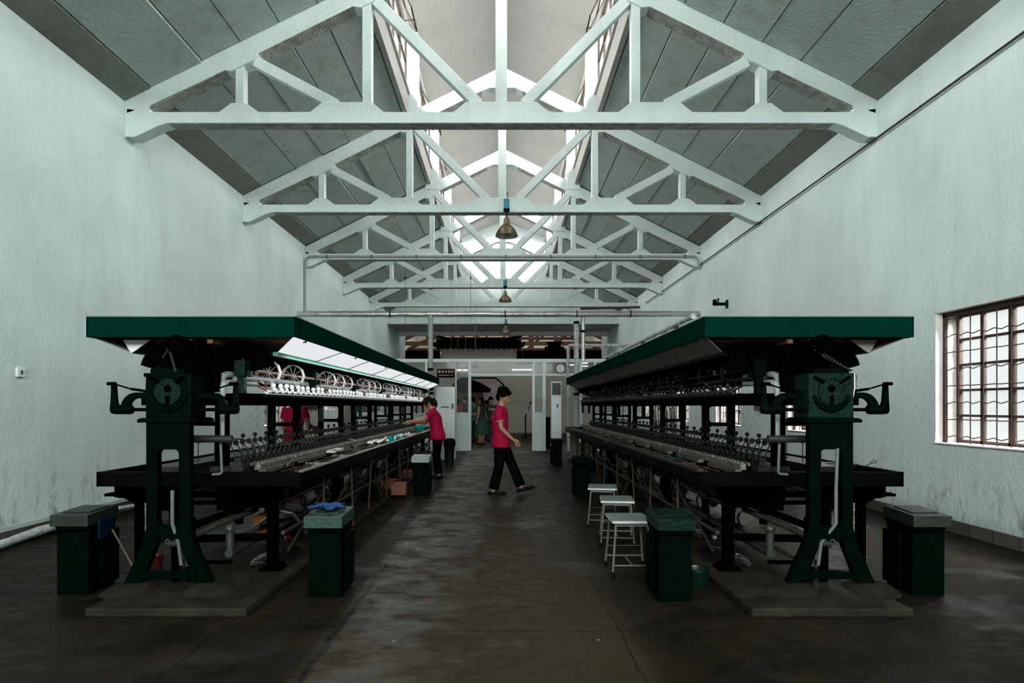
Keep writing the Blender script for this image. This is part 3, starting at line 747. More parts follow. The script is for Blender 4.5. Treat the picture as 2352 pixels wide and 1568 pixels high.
# thin conduit on the third truss
Y3 = 7.95+3.575*2-.05; zc3 = H-(589-VY)*Y3/F; zl = H-(722-VY)*Y3/F
cd = empty('conduit', (XC, Y3, zc3), 0, 'thin white conduit clipped along the third truss and down the left wall', 'pipe')
x0 = W(699, 0, Y3)[0]-XC+.02; x1 = W(1606, 0, Y3)[0]-XC-.03
MB().tube([(x0, 0, zl-zc3), (x0, 0, -.12), (x0+.03, 0, -.04), (x0+.10, 0, 0), (x1-.08, 0, 0), (x1-.01, 0, -.03), (x1+.02, -.04, -.30)], .026, 10).build('conduit_run', 'pvc', cd, True)
m = MB()
for k in range(9): x = x0+.5+(x1-x0-.8)*k/8; m.bb(x-.015, x+.015, -.035, .035, -.035, .035)
m.build('clip', 'bar', cd)
# wire on right wall, brackets, switch, wall hook
wz = 4.53; o = MB().tube([(0, 0, .0), (-.01, 5, -.01), (-.01, 10, .0), (-.02, 15.6, .02)], .012, 6).build('wall_cable', 'rust'); o.location = (XR-.03, 5.2, wz); tag(o, 'dark cable stretched along the right wall below the trusses', 'cable')
p = (XR, 13.3, H+(VY-698)*13.3/F); br = MB(); br.bb(-.30, 0, -.02, .02, -.03, .03); br.bb(-.30, -.22, -.02, .02, -.02, .09); br.bb(-.03, 0, -.04, .04, -.08, .08); br.bb(-.2, -.18, -.02, .02, .02, .12)
obj_at(br, 'wall_bracket', 'rubber', p, 'black iron bracket standing out high on the right wall', 'bracket')
sw_ = empty('light_switch', (XL+.012, 6.22, 1.6), 0, 'small white switch plate on the left wall', 'switch')
MB().bb(-.012, .012, -.05, .05, -.045, .045).build('plate', 'acw', sw_, bevel=.004); MB().bb(.012, .018, -.012, .012, -.02, .02).build('rocker', 'bar', sw_)
a = W(1340, 705, 21.9); o = MB().bb(0, 2.05, -.04, .04, -.07, .0).bb(2.0, 2.08, -.06, .06, -.12, .22).build('iron_beam', 'rust'); o.location = (a[0]-.1, 21.9, a[2]-.02); o.rotation_euler = (0, R(-1.5), 0); tag(o, 'dark iron bar fixed below the smallest truss on the right', 'bar')
# lagged pipe by left wall skirting
pts = []; rs = []
for i in range(60):
    y = 4.6+8.5*i/59; sag = .10 if y < 6.2 else 0; pts.append((XL+.17+.06*math.sin(y*1.7)-(XL), y-4.6, .055+.02*math.sin(y*2.1)+(.05 if y > 7 else 0))); rs.append(.042*(1+rnd.uniform(-.12, .12)) if y < 6.9 else .022)
o = obj_at(MB().tube(pts, rs, 14), 'skirting_pipe', 'lag', (XL, 4.6, 0), 'cloth wrapped white pipe lying along the foot of the left wall', 'pipe', smooth=True)

# pendant lamps hung on the trusses
def pendant(px_, ybox, yrim, r, Y, lab, k):
    z = H-(yrim-VY)*Y/F; zb_ = H-(ybox-VY)*Y/F
    root = empty('pendant_lamp', ((px_-VX)*Y/F, Y, z), 0, lab, 'pendant lamp', 'pendant lamps along the hall'); h = zb_-z
    s = r/.19
    MB().lathe([(r*.98, 0), (r, .006), (r*.93, .05*s), (r*.78, .11*s), (r*.55, .165*s), (r*.33, .20*s), (r*.27, .22*s), (r*.25, .29*s), (r*.15, .32*s), (0, .33*s)], n=32).build('lamp_shade', 'lampm', root, True)
    MB().lathe([(r*.96, .004), (r*.90, .05*s), (r*.74, .105*s), (r*.5, .155*s), (r*.2, .19*s), (0, .19*s)], n=32).build('reflector', 'steel', root, True)
    MB().sphere((0, 0, .10*s), .045, 12, 8, (1, 1, 1.3)).build('bulb', 'signw', root, True)
    MB().tube([(0, 0, .32*s), (0, 0, .36*s), (.015, 0, .40*s), (-.01, 0, .44*s), (0, 0, h)], .010, 8).build('hook', 'rubber', root)
    MB().box((0, -.02, h+.02), (.10, .08, .17)).build('ballast_box', 'lampblue', root, bevel=.008)
    MB().box((0, -.02, h-.085), (.105, .085, .04)).build('terminal_block', 'rubber', root)
    MB().cyl((.02, 0, h+.1), (.02, 0, h+.24), .006, n=6).build('cable', 'rubber', root)
pendant(1163.5, 472, 543, 26, 11.40, 'pendant lamp with blue ballast box under the second truss, largest', 0) if False else None
def rpx(n, Y): return n*Y/F
pendant(1163.5, 472, 543, rpx(26, 11.4), 11.40, 'pendant lamp with blue ballast box on the second truss, largest of three', 0)
pendant(1160.5, 652, 693, rpx(15, 18.52), 18.52, 'middle pendant lamp with blue box, just above the steam pipe', 1)
pendant(1162.0, 739, 766, rpx(12, 25.6), 25.60, 'farthest pendant lamp, dim, under the gable beam', 2)

# ------------------------------------------------------------------ silk reeling machines
Y0m = 4.30; YF, YL = 4.70, 15.1
BAYS = [4.88+1.83*k for k in range(7)]          # shaft brackets
FR = [6.60+1.80*k for k in range(5)]            # portal frames
def arc(cx, cz, r, a0, a1, n): return [(cx+r*math.cos(R(a0+(a1-a0)*i/n)), cz+r*math.sin(R(a0+(a1-a0)*i/n))) for i in range(n+1)]
def rrect(x0, x1, z0, z1, r, n=4):
    pts = []
    for cx, cz, a in ((x1-r, z1-r, 0), (x0+r, z1-r, 90), (x0+r, z0+r, 180), (x1-r, z0+r, 270)):
        pts += arc(cx, cz, r, a, a+90, n)
    return pts
def hole_plate(mb, X0, X1, Z0, Z1, holes, y0, y1):
    """vertical stack of rounded openings in one plate: holes = [(x0,x1,z0,z1,r)] same x span, sorted upward"""
    z = Z0
    for (x0, x1, z0, z1, r) in holes:
        mb.bb(X0, X1, y0, y1, z, z0); mb.bb(X0, x0, y0, y1, z0, z1); mb.bb(x1, X1, y0, y1, z0, z1); z = z1
        for (cx, cz, sx, sz) in ((x0, z0, 1, 1), (x1, z0, -1, 1), (x0, z1, 1, -1), (x1, z1, -1, -1)):
            c = (cx+sx*r, cz+sz*r); a0 = math.degrees(math.atan2(-sz, -sx)); pts = [(cx, cz)]
            s_ = {(1,1): (180, 270), (-1,1): (360, 270), (1,-1): (180, 90), (-1,-1): (0, 90)}[(sx, sz)]
            pts += arc(c[0], c[1], r, s_[0], s_[1], 5); mb.prism(pts, y0, y1)
    mb.bb(X0, X1, y0, y1, z, Z1)

def machine(cx, s, lab, lit):
    root = empty('reeling_machine', (cx, Y0m, 0), 0, lab, 'silk reeling machine', 'silk reeling machines')
    def xf(x, y, z): return (x*s, y-Y0m, z)
    def B(mb, name, m, smooth=False, parent=None, bevel=0, lb=None):
        o = mb.build(name, m, parent or root, smooth, xf=xf, bevel=bevel)
        if lb: o['label'] = lb
        return o
    # ---- canopy: skirt of green sheet around an open frame
    x0, x1, z0, z1 = -.77, .74, 1.775, 1.925
    m = MB(); t = .012
    m.bb(x0, x1, YF, YF+t, z0, z1); m.bb(x0, x1, YL-t, YL, z0, z1); m.bb(x0, x0+t, YF, YL, z0, z1)
    if lit: m.bb(x1-t, x1, YF, YL, z0, z1)
    else:
        m.bb(x1-t, x1, YF, YF+.62, z0, z1); m.bb(x1-t, x1, YF+.64, YL, z0, z1); m.bb(x1-.03, x1-t, YF+.58, YF+.68, z0, z1)
    cano = B(m, 'canopy', 'canopy', bevel=.003)
    m = MB()
    m.bb(x0, x1, YF, YL, z1-.004, z1+.004)
    B(m, 'canopy_top', 'grey_panel')
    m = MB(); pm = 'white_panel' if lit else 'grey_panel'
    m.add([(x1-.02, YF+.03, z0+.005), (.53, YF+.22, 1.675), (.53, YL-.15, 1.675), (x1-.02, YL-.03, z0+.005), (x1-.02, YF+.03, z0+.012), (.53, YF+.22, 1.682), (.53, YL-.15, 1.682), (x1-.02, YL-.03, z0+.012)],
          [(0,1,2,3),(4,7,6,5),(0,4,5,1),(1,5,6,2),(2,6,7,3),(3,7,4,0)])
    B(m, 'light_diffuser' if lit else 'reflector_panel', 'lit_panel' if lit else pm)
    if lit:
        m = MB()
        for y in (6.1, 7.3, 8.6, 9.9, 11.2, 12.6, 13.8): m.bar((x1-.03, y, z0+.0), (.535, y-.25, 1.672), .05, .004)
        B(m, 'tube_gap', 'grey_panel')  # grey bars paint the dim gaps between the tubes behind
    m = MB(); m.bb(.505, .545, YF+.2, YL-.15, 1.655, 1.685); B(m, 'panel_edge', 'canopy_in' if lit else 'dark')
    m = MB()
    m.add([(x0+.02, YF+.03, z0+.005), (-.56, YF+.22, 1.675), (-.56, YL-.15, 1.675), (x0+.02, YL-.03, z0+.005), (x0+.02, YF+.03, z0+.012), (-.56, YF+.22, 1.682), (-.56, YL-.15, 1.682), (x0+.02, YL-.03, z0+.012)],
          [(0,1,2,3),(4,7,6,5),(0,4,5,1),(1,5,6,2),(2,6,7,3),(3,7,4,0)])
    B(m, 'reflector_panel', 'grey_panel', lb='dull reflector panel on the wall side')
    # end cheek of the trough on the wall side
    m = MB(); m.prism([(-.56, 1.675), (-.52, 1.70), (-.42, 1.775), (-.62, 1.775)], YF+.20, YF+.215); B(m, 'trough_end', 'white_panel' if lit else 'grey_panel')
    # hoods over the two reel shafts
    for sx in (1, -1):
        m = MB(); c = (.27, 1.53); r = .235
        oa = arc(c[0], c[1], r, 38, 196, 20); ia = arc(c[0], c[1], r-.012, 196, 38, 20); poly = [(sx*a, b_) for a, b_ in oa+ia]
        n = len(oa)
        for i in range(n-1):
            q = [(sx*oa[i][0], oa[i][1]), (sx*oa[i+1][0], oa[i+1][1]), (sx*ia[n-2-i][0], ia[n-2-i][1]), (sx*ia[n-1-i][0], ia[n-1-i][1])]
            m.prism(q, 4.95, YL-.2)
        B(m, 'hood', 'dark', True)
        m = MB(); pts = [(sx*a, b_) for a, b_ in arc(c[0], c[1], r+.008, 14, 200, 20)]; m.prism(pts, 4.93, 4.945); B(m, 'hood_end', 'black'); m = MB(); m.prism(pts, YL-.2, YL-.185); B(m, 'hood_end', 'black')
    m = MB()   # rusty angle frame under the canopy
    for sx in (-.05, .1): m.bb(sx-.02, sx+.02, YF+.05, YL-.05, 1.735, 1.765)
    for k in range(7): y = YF+.3+1.7*k; m.bb(x0+.02, x1-.02, y, y+.03, 1.765, 1.785)
    B(m, 'canopy_frame', 'timber')
    for y in (4.78, 6.6, 8.4, 10.2, 12.0, 13.8): m = MB(); m.bb(.03, .08, y, y+.05, 1.38, 1.92); B(m, 'canopy_post', 'black')
    # ---- shaft, brackets, reels
    rm, sm = ('reelw', 'reels') if lit else ('dulld', 'dulld')  # unlit machine's reels get near-black colours in place of shade
    m = MB(); m.cyl((.30, 4.95, 1.555), (.30, 14.6, 1.555), .0135, n=12); B(m, 'reel_shaft', sm, True)
    m = MB(); m.cyl((.22, 4.9, 1.50), (.22, 14.6, 1.50), .03, n=12); B(m, 'steam_tube', 'pvc' if lit else 'dull', True)
    for y in BAYS[:6]:
        m = MB(); m.box((.28, y, 1.56), (.085, .10, .12)); m.box((.295, y+.06, 1.56), (.05, .03, .07)); m.box((.28, y, 1.44), (.05, .07, .14)); m.cyl((.30, y-.03, 1.6), (.30, y-.03, 1.635), .012, n=8); m.box((.34, y, 1.52), (.03, .05, .05))
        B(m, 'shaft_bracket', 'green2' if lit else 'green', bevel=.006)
    def reel(y):
        m = MB(); n = 10; r = .103; w = .030; e = .007
        for i in range(n):
            a0, a1 = 2*PI*i/n, 2*PI*(i+1)/n
            for (ra, rb) in ((r, r-e),):
                p = [(.30+ra*math.cos(a), y+dy, 1.555+ra*math.sin(a)) for a in (a0, a1) for dy in (-w, w)]
                q = [(.30+rb*math.cos(a), y+dy, 1.555+rb*math.sin(a)) for a in (a0, a1) for dy in (-w, w)]
                m.add(p+q, [(0,1,3,2),(4,6,7,5),(0,4,5,1),(2,3,7,6),(0,2,6,4),(1,5,7,3)])
        B(m, 'reel_rim', rm)
        m = MB()
        for i in range(0, n): a = 2*PI*i/n; m.bar((.30, y, 1.555), (.30+(r-.006)*math.cos(a), y, 1.555+(r-.006)*math.sin(a)), .005, .008, (0, 1, 0))
        m.lathe([(0, -.025), (.018, -.022), (.02, 0), (.018, .022), (0, .025)], (.30, y, 1.555), 12, 'y')
        B(m, 'reel_spokes', rm)
    for k, y in enumerate(BAYS[:6]):
        for d in ((.49, 1.12) if k == 0 else (.42, .82, 1.22)): reel(y+d)
    # ---- traverse rail with white knobs and small fingers
    kr = 'bright' if lit else 'dull'  # rail and knobs coloured dark on the unlit machine to imitate its shade
    m = MB(); m.bb(.395, .43, 5.02, 15.0, 1.375, 1.405); m.bb(.36, .43, 5.02, 15.0, 1.370, 1.378)
    y = 5.05
    while y < 14.8: m.box((.434, y, 1.392), (.008, .05, .012)); y += .154
    B(m, 'traverse_rail', kr)
    m = MB(); y = 5.09
    while y < 14.8: m.box((.4315, y+.03, 1.386), (.006, .05, .011)); y += .154
    B(m, 'rail_slots', 'rubber')
    knob0 = None; y = 5.22; i = 0
    rr = random.Random(11)
    while y < 14.9:
        if not any(abs(y-bb-.05) < .12 for bb in BAYS):
            if knob0 is None:
                mm = MB().sphere((0, 0, .016), .021, 12, 8).lathe([(.008, -.03), (.008, .0)], n=8).sphere((.012, .0, -.012), .010, 8, 6)
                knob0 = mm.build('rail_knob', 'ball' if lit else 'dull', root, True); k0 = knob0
            else: k0 = dupe(knob0, root)
            k0.location = (s*(.395+rr.uniform(-.006, .006)), y-Y0m, 1.425+rr.uniform(-.005, .006))
        y += .154
    for yb_ in BAYS[:6]:
        for d in (.12, .26): m = MB(); m.tube([(.42, yb_+d, 1.40), (.37, yb_+d-.02, 1.43), (.385, yb_+d-.07, 1.475)], [.009, .010, .006], 8); B(m, 'yarn_finger', 'reels' if lit else 'dull', True)
    # hanging bits at right machine: bobbins catching light
    if not lit:
        m = MB(); r3 = random.Random(5)
        for k in range(70):
            y = 5.3+9.2*k/70; m.box((.36+r3.uniform(-.05, .08), y, 1.46+r3.uniform(-.03, .14)), (.02, .012, .012+r3.uniform(0, .03)))
        B(m, 'bobbin_hooks', 'copper')['kind'] = 'stuff'
    # ---- centre beams
    m = MB(); m.bb(-.40, .40, 4.75, 15.05, 1.285, 1.372); m.bb(.37, .405, 4.95, 15.05, 1.355, 1.375); B(m, 'centre_beam', 'black')
    m = MB(); m.bb(.402, .410, 4.97, 15.0, 1.352, 1.366); B(m, 'beam_edge', 'green2' if lit else 'green')
    # portal frames
    for y in FR+[14.9]:
        m = MB(); X0, X1 = -.155, .155
        hole_plate(m, X0, X1, .10, 1.29, [(-.105, .105, .14, .52, .03), (-.105, .105, .88, 1.075, .03), (-.105, .105, 1.115, 1.275, .03)], y, y+.03)
        m.bb(X0, X0+.03, y, y+.16, .1, 1.29); m.bb(X1-.03, X1, y, y+.10, .1, 1.29)
        m.prism([(X1, .10), (X1+.10, .06), (X0-.10, .06), (X0, .10)], y, y+.1)
        B(m, 'portal_frame', 'green' if True else 'black')
    for y in FR+[14.9]: m = MB(); m.bb(.36, .40, y+.02, y+.06, 1.12, 1.30); B(m, 'beam_lug', 'green2' if lit else 'green')
    # ---- threads
    m = MB(); r2 = random.Random(3)
    y = 5.15
    while y < 9.5:
        m.tube([(.22, y, .99), (.28, y+.04, 1.15), (.30, y-.02, 1.29)], .0008, 3, cap=False); m.tube([(.2, y+.07, .98), (.18, y-.03, 1.12), (.30, y+.02, 1.29)], .0008, 3, cap=False); y += .16
    o = B(m, 'silk_threads', 'tread'); o['kind'] = 'stuff'
    # ---- basins
    bx0, bx1 = -.72, .78
    m = MB(); y0, y1 = 4.74, 15.0
    m.bb(bx1-.03, bx1, y0, y1, .70, .80); m.bb(bx0, bx0+.03, y0, y1, .70, .80); m.bb(bx0, bx1, y0, y0+.03, .705, .80); m.bb(bx0, bx1, y1-.03, y1, .70, .80)
    m.bb(bx0, bx1, y0, y1, .695, .71)
    m.bb(.30, .66, y0+.05, y1-.05, .62, .70); m.bb(-.62, -.25, y0+.05, y1-.05, .61, .70)
    for y in (4.80, 4.80+.0001):
        m.prism([(.64, .70), (.60, .62), (.26, .60), (.2, .70)], y0+.01, y0+.04); m.prism([(-.60, .70), (-.57, .61), (-.22, .60), (-.2, .70)], y0+.01, y0+.04)
    B(m, 'basin', 'dark' if True else 'black')
    m = MB(); m.bb(bx1-.032, bx1+.002, y0, y1, .797, .804); B(m, 'basin_rim', 'steel' if lit else 'dull', lb='bright worn metal rim' if lit else None)  # rim glint put into a brighter metal on the lit machine only
    m = MB(); m.bb(.50, bx1-.03, y0+.03, y1-.03, .745, .750); m.bb(bx0+.03, -.45, y0+.03, y1-.03, .745, .750); B(m, 'basin_water', 'water')
    # partitions and stepped rails in the basin
    m = MB(); m.bb(.06, .30, y0+.1, y1-.1, .71, .83); m.bb(-.40, -.15, y0+.1, y1-.1, .71, .83); B(m, 'reeling_bench', 'dull' if lit else 'dulld')
    m = MB(); y = y0+.25
    while y < y1-.3:
        m.bb(.33, .375, y, y+.83, .79, .835); m.bb(.30, .315, y, y+.83, .82, .845); y += .87
    B(m, 'distributor_rail', 'alu', bevel=.003)
    m = MB(); y = y0+.25
    while y < y1-.3:
        for j in range(11): m.box((.352, y+.04+.077*j, .84), (.02, .035, .010))
        y += .87
    B(m, 'rail_teeth', 'steel' if lit else 'alu')['kind'] = 'stuff'
    m = MB(); y = y0+.15; r4 = random.Random(9)
    while y < y1-.5:
        L = r4.uniform(.5, .8); m.box((.43+r4.uniform(-.01, .02), y+L/2, .79), (.05, L, .03), rz=R(r4.uniform(-1, 2))); y += L+.3
    B(m, 'bench_board', 'woodd')
    m = MB(); y = y0+.2
    while y < y1-.5:
        m.cyl((.70, y, .785), (.70, y+.75, .785), .012, n=8); m.bb(.50, .735, y+.78, y+.80, .76, .785); y += .9
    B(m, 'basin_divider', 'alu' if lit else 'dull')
    m = MB(); y = y0+.3
    while y < y1-.7:
        a = r4.uniform(-.05, .05); m.tube([(.5+r4.uniform(0, .1), y, .775), (.62+r4.uniform(-.03, .05), y+.6+a, .785)], .0055, 6); m.tube([(.49, y+.35, .772), (.73, y+.38+a, .779)], .005, 6); y += .62
    B(m, 'copper_feed', 'copper', True)
    # reeling ends: two round heads on curved stalks
    e0 = None; y = 4.95; i = 0
    while y < 14.7:
        if e0 is None:
            mm = MB()
            mm.lathe([(0, -.006), (.021, -.005), (.023, 0), (.021, .005), (0, .006)], (-.045, 0, .175), 14, 'y')
            mm.tube([(0, 0, 0), (.0, 0, .08), (-.015, 0, .13), (-.045, 0, .172)], .0045, 6)
            mm.lathe([(0, -.007), (.019, -.006), (.021, 0), (.019, .006), (0, .007)], (.035, .03, .115), 14, 'y')
            mm.tube([(0, 0, 0), (.02, .02, .05), (.035, .03, .11)], .0045, 6)
            mm.box((.03, 0, .03), (.05, .05, .07)); mm.cyl((.065, .01, .05), (.065, .01, .085), .012, n=8); mm.sphere((.075, .0, .08), .009, 8, 6)
            e0 = mm.build('reeling_end', 'dull' if lit else 'dulld', root, True); e = e0
        else: e = dupe(e0, root)
        e.location = (s*.20, y-Y0m, .82)
        if s < 0: e.scale = (-1, 1, 1)
        if s < 0 and e is e0: pass
        y += .128
    for k in range(6):
        m = MB(); y = 5.28+1.8*k; m.tube([(.13, y+.22, .86), (.14, y+.18, .97), (.10, y+.06, 1.01), (.02, y-.03, 1.015)], .005, 6); m.sphere((.01, y-.04, 1.016), .017, 10, 6, (1, .6, 1))
        B(m, 'stop_lever', 'rubber', True)
    y = 4.95; f0 = MB().lathe([(0, -.006), (.02, -.005), (.022, 0), (.02, .005), (0, .006)], (0, 0, .17), 10, 'y').cyl((0, 0, 0), (0, 0, .17), .004, n=5).build('reeling_end', 'dull' if lit else 'dulld', root, True); f = f0
    while y < 14.5:
        f.location = (s*-.22, y-Y0m, .83); y += .30
        if y < 14.5: f = dupe(f0, root)
    # ---- under-structure
    for y in (4.86, 6.62, 8.42, 10.22, 12.02, 13.82):
        m = MB(); m.bb(-.62, .66, y, y+.05, .60, .64)
        m.bb(-.50, .52, y, y+.05, .545, .57)
        m.prism([(-.60, .60), (-.46, .52), (-.34, .50), (-.1, .50), (-.1, .60)], y, y+.05)
        m.prism([(.60, .60), (.46, .53), (.1, .50), (.1, .60)], y, y+.05); m.bb(-.70, -.50, y-.06, y+.04, .615, .635)
        B(m, 'bed_bracket', 'black')
    for k, y in enumerate((4.92, 6.75, 8.55, 10.35, 12.15, 13.95)):
        m = MB(); m.bb(.46, .53, y-.03, y+.04, .06, .60); m.prism([(.40, .05), (.59, .05), (.54, .09), (.45, .09)], y-.08, y+.09); B(m, 'leg', 'black')
        m = MB(); m.bb(-.53, -.47, y-.03, y+.04, .06, .60); B(m, 'leg', 'black')
    # the tall post behind the gearbox column
    m = MB(); m.bb(.06, .14, 4.92, 5.0, .55, 1.30); m.bb(-.14, .10, 4.93, 4.98, 1.13, 1.16); B(m, 'inner_post', 'black')
    m = MB()
    for (p_, q_, r_) in (((.58, 4.9, .33), (.58, 14.8, .33), .016), ((.42, 4.9, .50), (.42, 14.8, .50), .022), ((.30, 4.6, .24), (.30, 14.8, .30), .03), ((-.4, 4.8, .25), (-.4, 14.8, .25), .02)):
        m = MB(); m.cyl(p_, q_, r_, n=10); B(m, 'water_pipe', 'pvcd', True)
    for k in range(9):
        m = MB(); y = 5.7+1.02*k; m.cyl((.66+.03*math.sin(k*2.1), y, .058), (.665, y, .70), .011 if k % 2 else .014, n=8)
        B(m, 'drain_pipe', 'copper' , True)
    for k in range(9):
        m = MB(); y = 5.3+1.05*k; m.cyl((.48, y, .10), (.60, y+.85, .60), .012, n=8); B(m, 'brace_rod', 'pvcd', True)
        if k % 2: m = MB(); m.cyl((.62, y+.2, .08), (.35, y+.6, .55), .010, n=8); B(m, 'brace_rod', 'pvcd', True)
    r5 = random.Random(21)
    for k in range(26):
        m = MB(); y = 5.4+9.0*k/26; x = r5.uniform(.1, .6); m.lathe([(0, -.03), (.03, -.03), (.035, 0), (.02, .03), (0, .03)], (x, y, r5.uniform(.38, .58)), 8, 'y'); m.tube([(x, y, .5), (x+.05, y+.05, .35), (x, y+.1, r5.uniform(.1, .3))], .010, 6)
        B(m, 'valve', 'dull', True)
    # ---- front column
    yA, yB = 4.35, 4.41
    m = MB()
    m.bb(-.145, .145, yA, yB, .99, 1.17)
    for sx in (-1, 1):
        m.bb(sx*.072, sx*.145, yA, yB, .46, .99)
        m.prism([(sx*.072, .47), (sx*.145, .47), (sx*.175, .36), (sx*.31, .06), (sx*.195, .06), (sx*.085, .34)], yA, yB)
        m.bar((sx*.15, yA+.13, .46), (sx*.28, yA+.13, .07), .03, .26, (1, 0, 0)) if False else None
        for (cx_, cz_, q) in ((.072, .99, 1), (.072, .48, -1)):
            pts = [(sx*cx_, cz_)]+[(sx*(cx_-.03+.03*math.cos(R(a))), cz_-q*.03+q*.03*math.sin(R(a))) for a in (0, 22, 45, 68, 90)]; m.prism(pts, yA, yB)
    m.bb(-.10, .10, yA+.004, yB-.004, .395, .48)
    m.prism([(-.25, .175), (.25, .175), (.27, .11), (.22, .06), (.16, .125), (-.16, .125), (-.22, .06), (-.27, .11)], yA+.004, yB-.004)
    B(m, 'column_frame', 'green', bevel=.004)
    m = MB(); m.prism([(-.19, 1.17), (.19, 1.17), (.19, 1.190), (.165, 1.20), (-.165, 1.20), (-.19, 1.19)], yA-.03, yA+.27); B(m, 'flange', 'green', bevel=.003)
    gb = B(MB().bb(-.152, .152, yA, yA+.23, 1.195, 1.50), 'gearbox', 'green' if lit else 'green2', bevel=.012)
    m = MB(); cx_, cz_ = .0, 1.375
    m.lathe([(0, 0), (.085, 0), (.09, -.006), (.09, .004), (0, .004)], (cx_, yA-.004, cz_), 28, 'y'); B(m, 'cover_disc', 'green2', True, gb)
    m = MB(); m.tube([(cx_+.118*math.cos(R(a)), yA-.002, cz_+.118*math.sin(R(a))) for a in range(190, 351, 10)], [.010+.014*math.sin(R((a-190)*180/160)) for a in range(190, 351, 10)], 8); B(m, 'cover_rib', 'green', True, gb)
    m = MB()
    for sx in (-1, 1): m.bar((sx*.055, yA-.006, 1.435), (sx*.118, yA-.006, 1.475), .016, .030, (0, 1, 0)); 
    m.bb(-.012, .012, yA-.012, yA, 1.29, 1.35); m.lathe([(0, -.012), (.022, -.01), (.026, 0), (0, 0)], (0, yA-.004, 1.395), 14, 'y'); B(m, 'cover_recess', 'black', False, gb)  # black bars put the shade of the recess slots into colour
    # domed housing behind and box top clutter
    m = MB(); m.bb(-.13, .10, yA+.02, yA+.30, 1.49, 1.53); m.rings([(-.09, yA+.12, 1.52, .05, .06), (-.09, yA+.12, 1.55, .045, .055), (-.09, yA+.12, 1.56, .02, .03)], 14); m.box((.09, yA+.27, 1.45), (.12, .2, .20)); B(m, 'gear_cover', 'green', bevel=.006)
    m = MB(); m.bb(.0, .16, yA+.08, yA+.28, 1.50, 1.62); m.cyl((-.03, yA+.03, 1.575), (-.03, yA+.25, 1.575), .048, n=20); m.bb(.06, .16, yA+.1, yA+.2, 1.60, 1.72); m.cyl((.10, yA+.0, 1.70), (.10, yA+.22, 1.70), .03, n=14); m.bb(.02, .20, yA+.30, yA+.36, 1.38, 1.70)
    B(m, 'motor', 'black', bevel=.005)
    m = MB(); n = 22; pts = []
    for i in range(n*2):
        a = PI*i/n; r = .066 if i % 2 else .059; pts.append((.065+r*math.cos(a), 1.69+r*math.sin(a)))
    m.prism(pts, yA-.03, yA-.005); m.lathe([(0, -.02), (.02, -.02), (.024, 0), (0, 0)], (.065, yA-.03, 1.69), 14, 'y'); B(m, 'drive_sprocket', 'black')
    m = MB()
    for i in range(14):
        t = i/13; m.box((.115-.235*t if not lit else .02+.04*t, yA-.015, 1.655-.14*t), (.016, .012, .010), ry=R(30))
    m.tube([(.13, yA-.015, 1.68), (.05, yA-.01, 1.60), (-.12, yA-.01, 1.52)], .006, 6) if not lit else m.tube([(.005, yA-.015, 1.68), (.0, yA-.01, 1.64), (-.03, yA-.01, 1.60)], .006, 6)
    B(m, 'drive_chain', 'dull')
    m = MB(); m.tube([(-.0, yA+.1, 1.69), (-.09, yA+.2, 1.70), (-.16, yA+.4, 1.67), (-.24, yA+.6, 1.70)], .006, 6); B(m, 'cable', 'rubber')
    # swinging arms left and right
    for sx in (-1, 1):
        pts = [(.15, 1.365), (.27, 1.365)]+arc(.27, 1.275, .09, 90, 10, 8)+[(.345, 1.225)]
        m = MB()
        outer = [(.14, 1.372), (.25, 1.372)]+arc(.25, 1.262, .110, 88, 0, 8)
        inner = [(.312, 1.262)]+arc(.25, 1.276, .056, 0, 88, 6)+[(.14, 1.328)]
        m.prism([(sx*a, b_) for a, b_ in outer+inner], yA+.07, yA+.12); B(m, 'swing_arm', 'green', bevel=.004)
        m = MB(); m.cyl((sx*.14, yA+.095, 1.255), (sx*.32, yA+.095, 1.255), .012, n=12); m.cyl((sx*.148, yA+.095, 1.255), (sx*.168, yA+.095, 1.255), .026, n=12); B(m, 'cross_shaft', 'dark', True)
        m = MB(); m.tube([(sx*.29, yA+.095, 1.255), (sx*.30, yA+.095, 1.255), (sx*.40, yA+.095, 1.255), (sx*.43, yA+.095, 1.255)], [.028, .032, .032, .027], 16)
        m.prism([(sx*.435, 1.255), (sx*.375, 1.255), (sx*.395, 1.31), (sx*.405, 1.44), (sx*.425, 1.445), (sx*.43, 1.31)], yA+.075, yA+.115)
        B(m, 'rocker_lever', 'green', bevel=.003)
        m = MB(); m.cyl((sx*.385, yA+.06, 1.43), (sx*.44, yA+.06, 1.43), .012, n=10); m.tube([(sx*.40, yA+.06, 1.43), (sx*.29, yA+.08, 1.395)], .0055, 8); m.bar((sx*.29, yA+.08, 1.395), (sx*.16, yA+.1, 1.375), .018, .018); B(m, 'pull_rod', 'black', True)
    m = MB(); m.cyl((-.20, yA+.08, 1.49), (-.15, yA+.08, 1.49), .013, n=10); m.bb(-.17, -.14, yA+.04, yA+.1, 1.36, 1.43); B(m, 'oil_cup', 'black')
    if not lit:
        m = MB(); m.bb(-.235, -.172, yA+.12, yA+.20, 1.385, 1.50); B(m, 'terminal_box', 'alu'); m = MB(); m.tube([(-.165, yA+.02, 1.50), (-.165, yA+.02, 1.40), (-.155, yA+.02, 1.34)], .004, 6); B(m, 'gauge_tube', 'signw')
    # PVC steam pipes
    m = MB()
    for (x, y, zt_) in ((.175, 4.78, 1.52), (.215, 4.70, 1.455)):
        m.tube([(x, y, 1.05), (x, y, zt_-.09)], .014, 12); m.tube([(x, y, zt_-.10), (x, y, zt_-.05), (x+.004, y+.012, zt_-.018), (x+.012, y+.05, zt_-.008)], [.020, .024, .027, .024], 14)
        m.tube([(x+.012, y+.05, zt_-.008), (x+.02, y+.09, zt_-.006)], .025, 14); m.tube([(x+.02, y+.09, zt_-.006), (x+.06, y+.5, zt_)], .020, 12)
    B(m, 'steam_elbow_pipe', 'pvc', True)
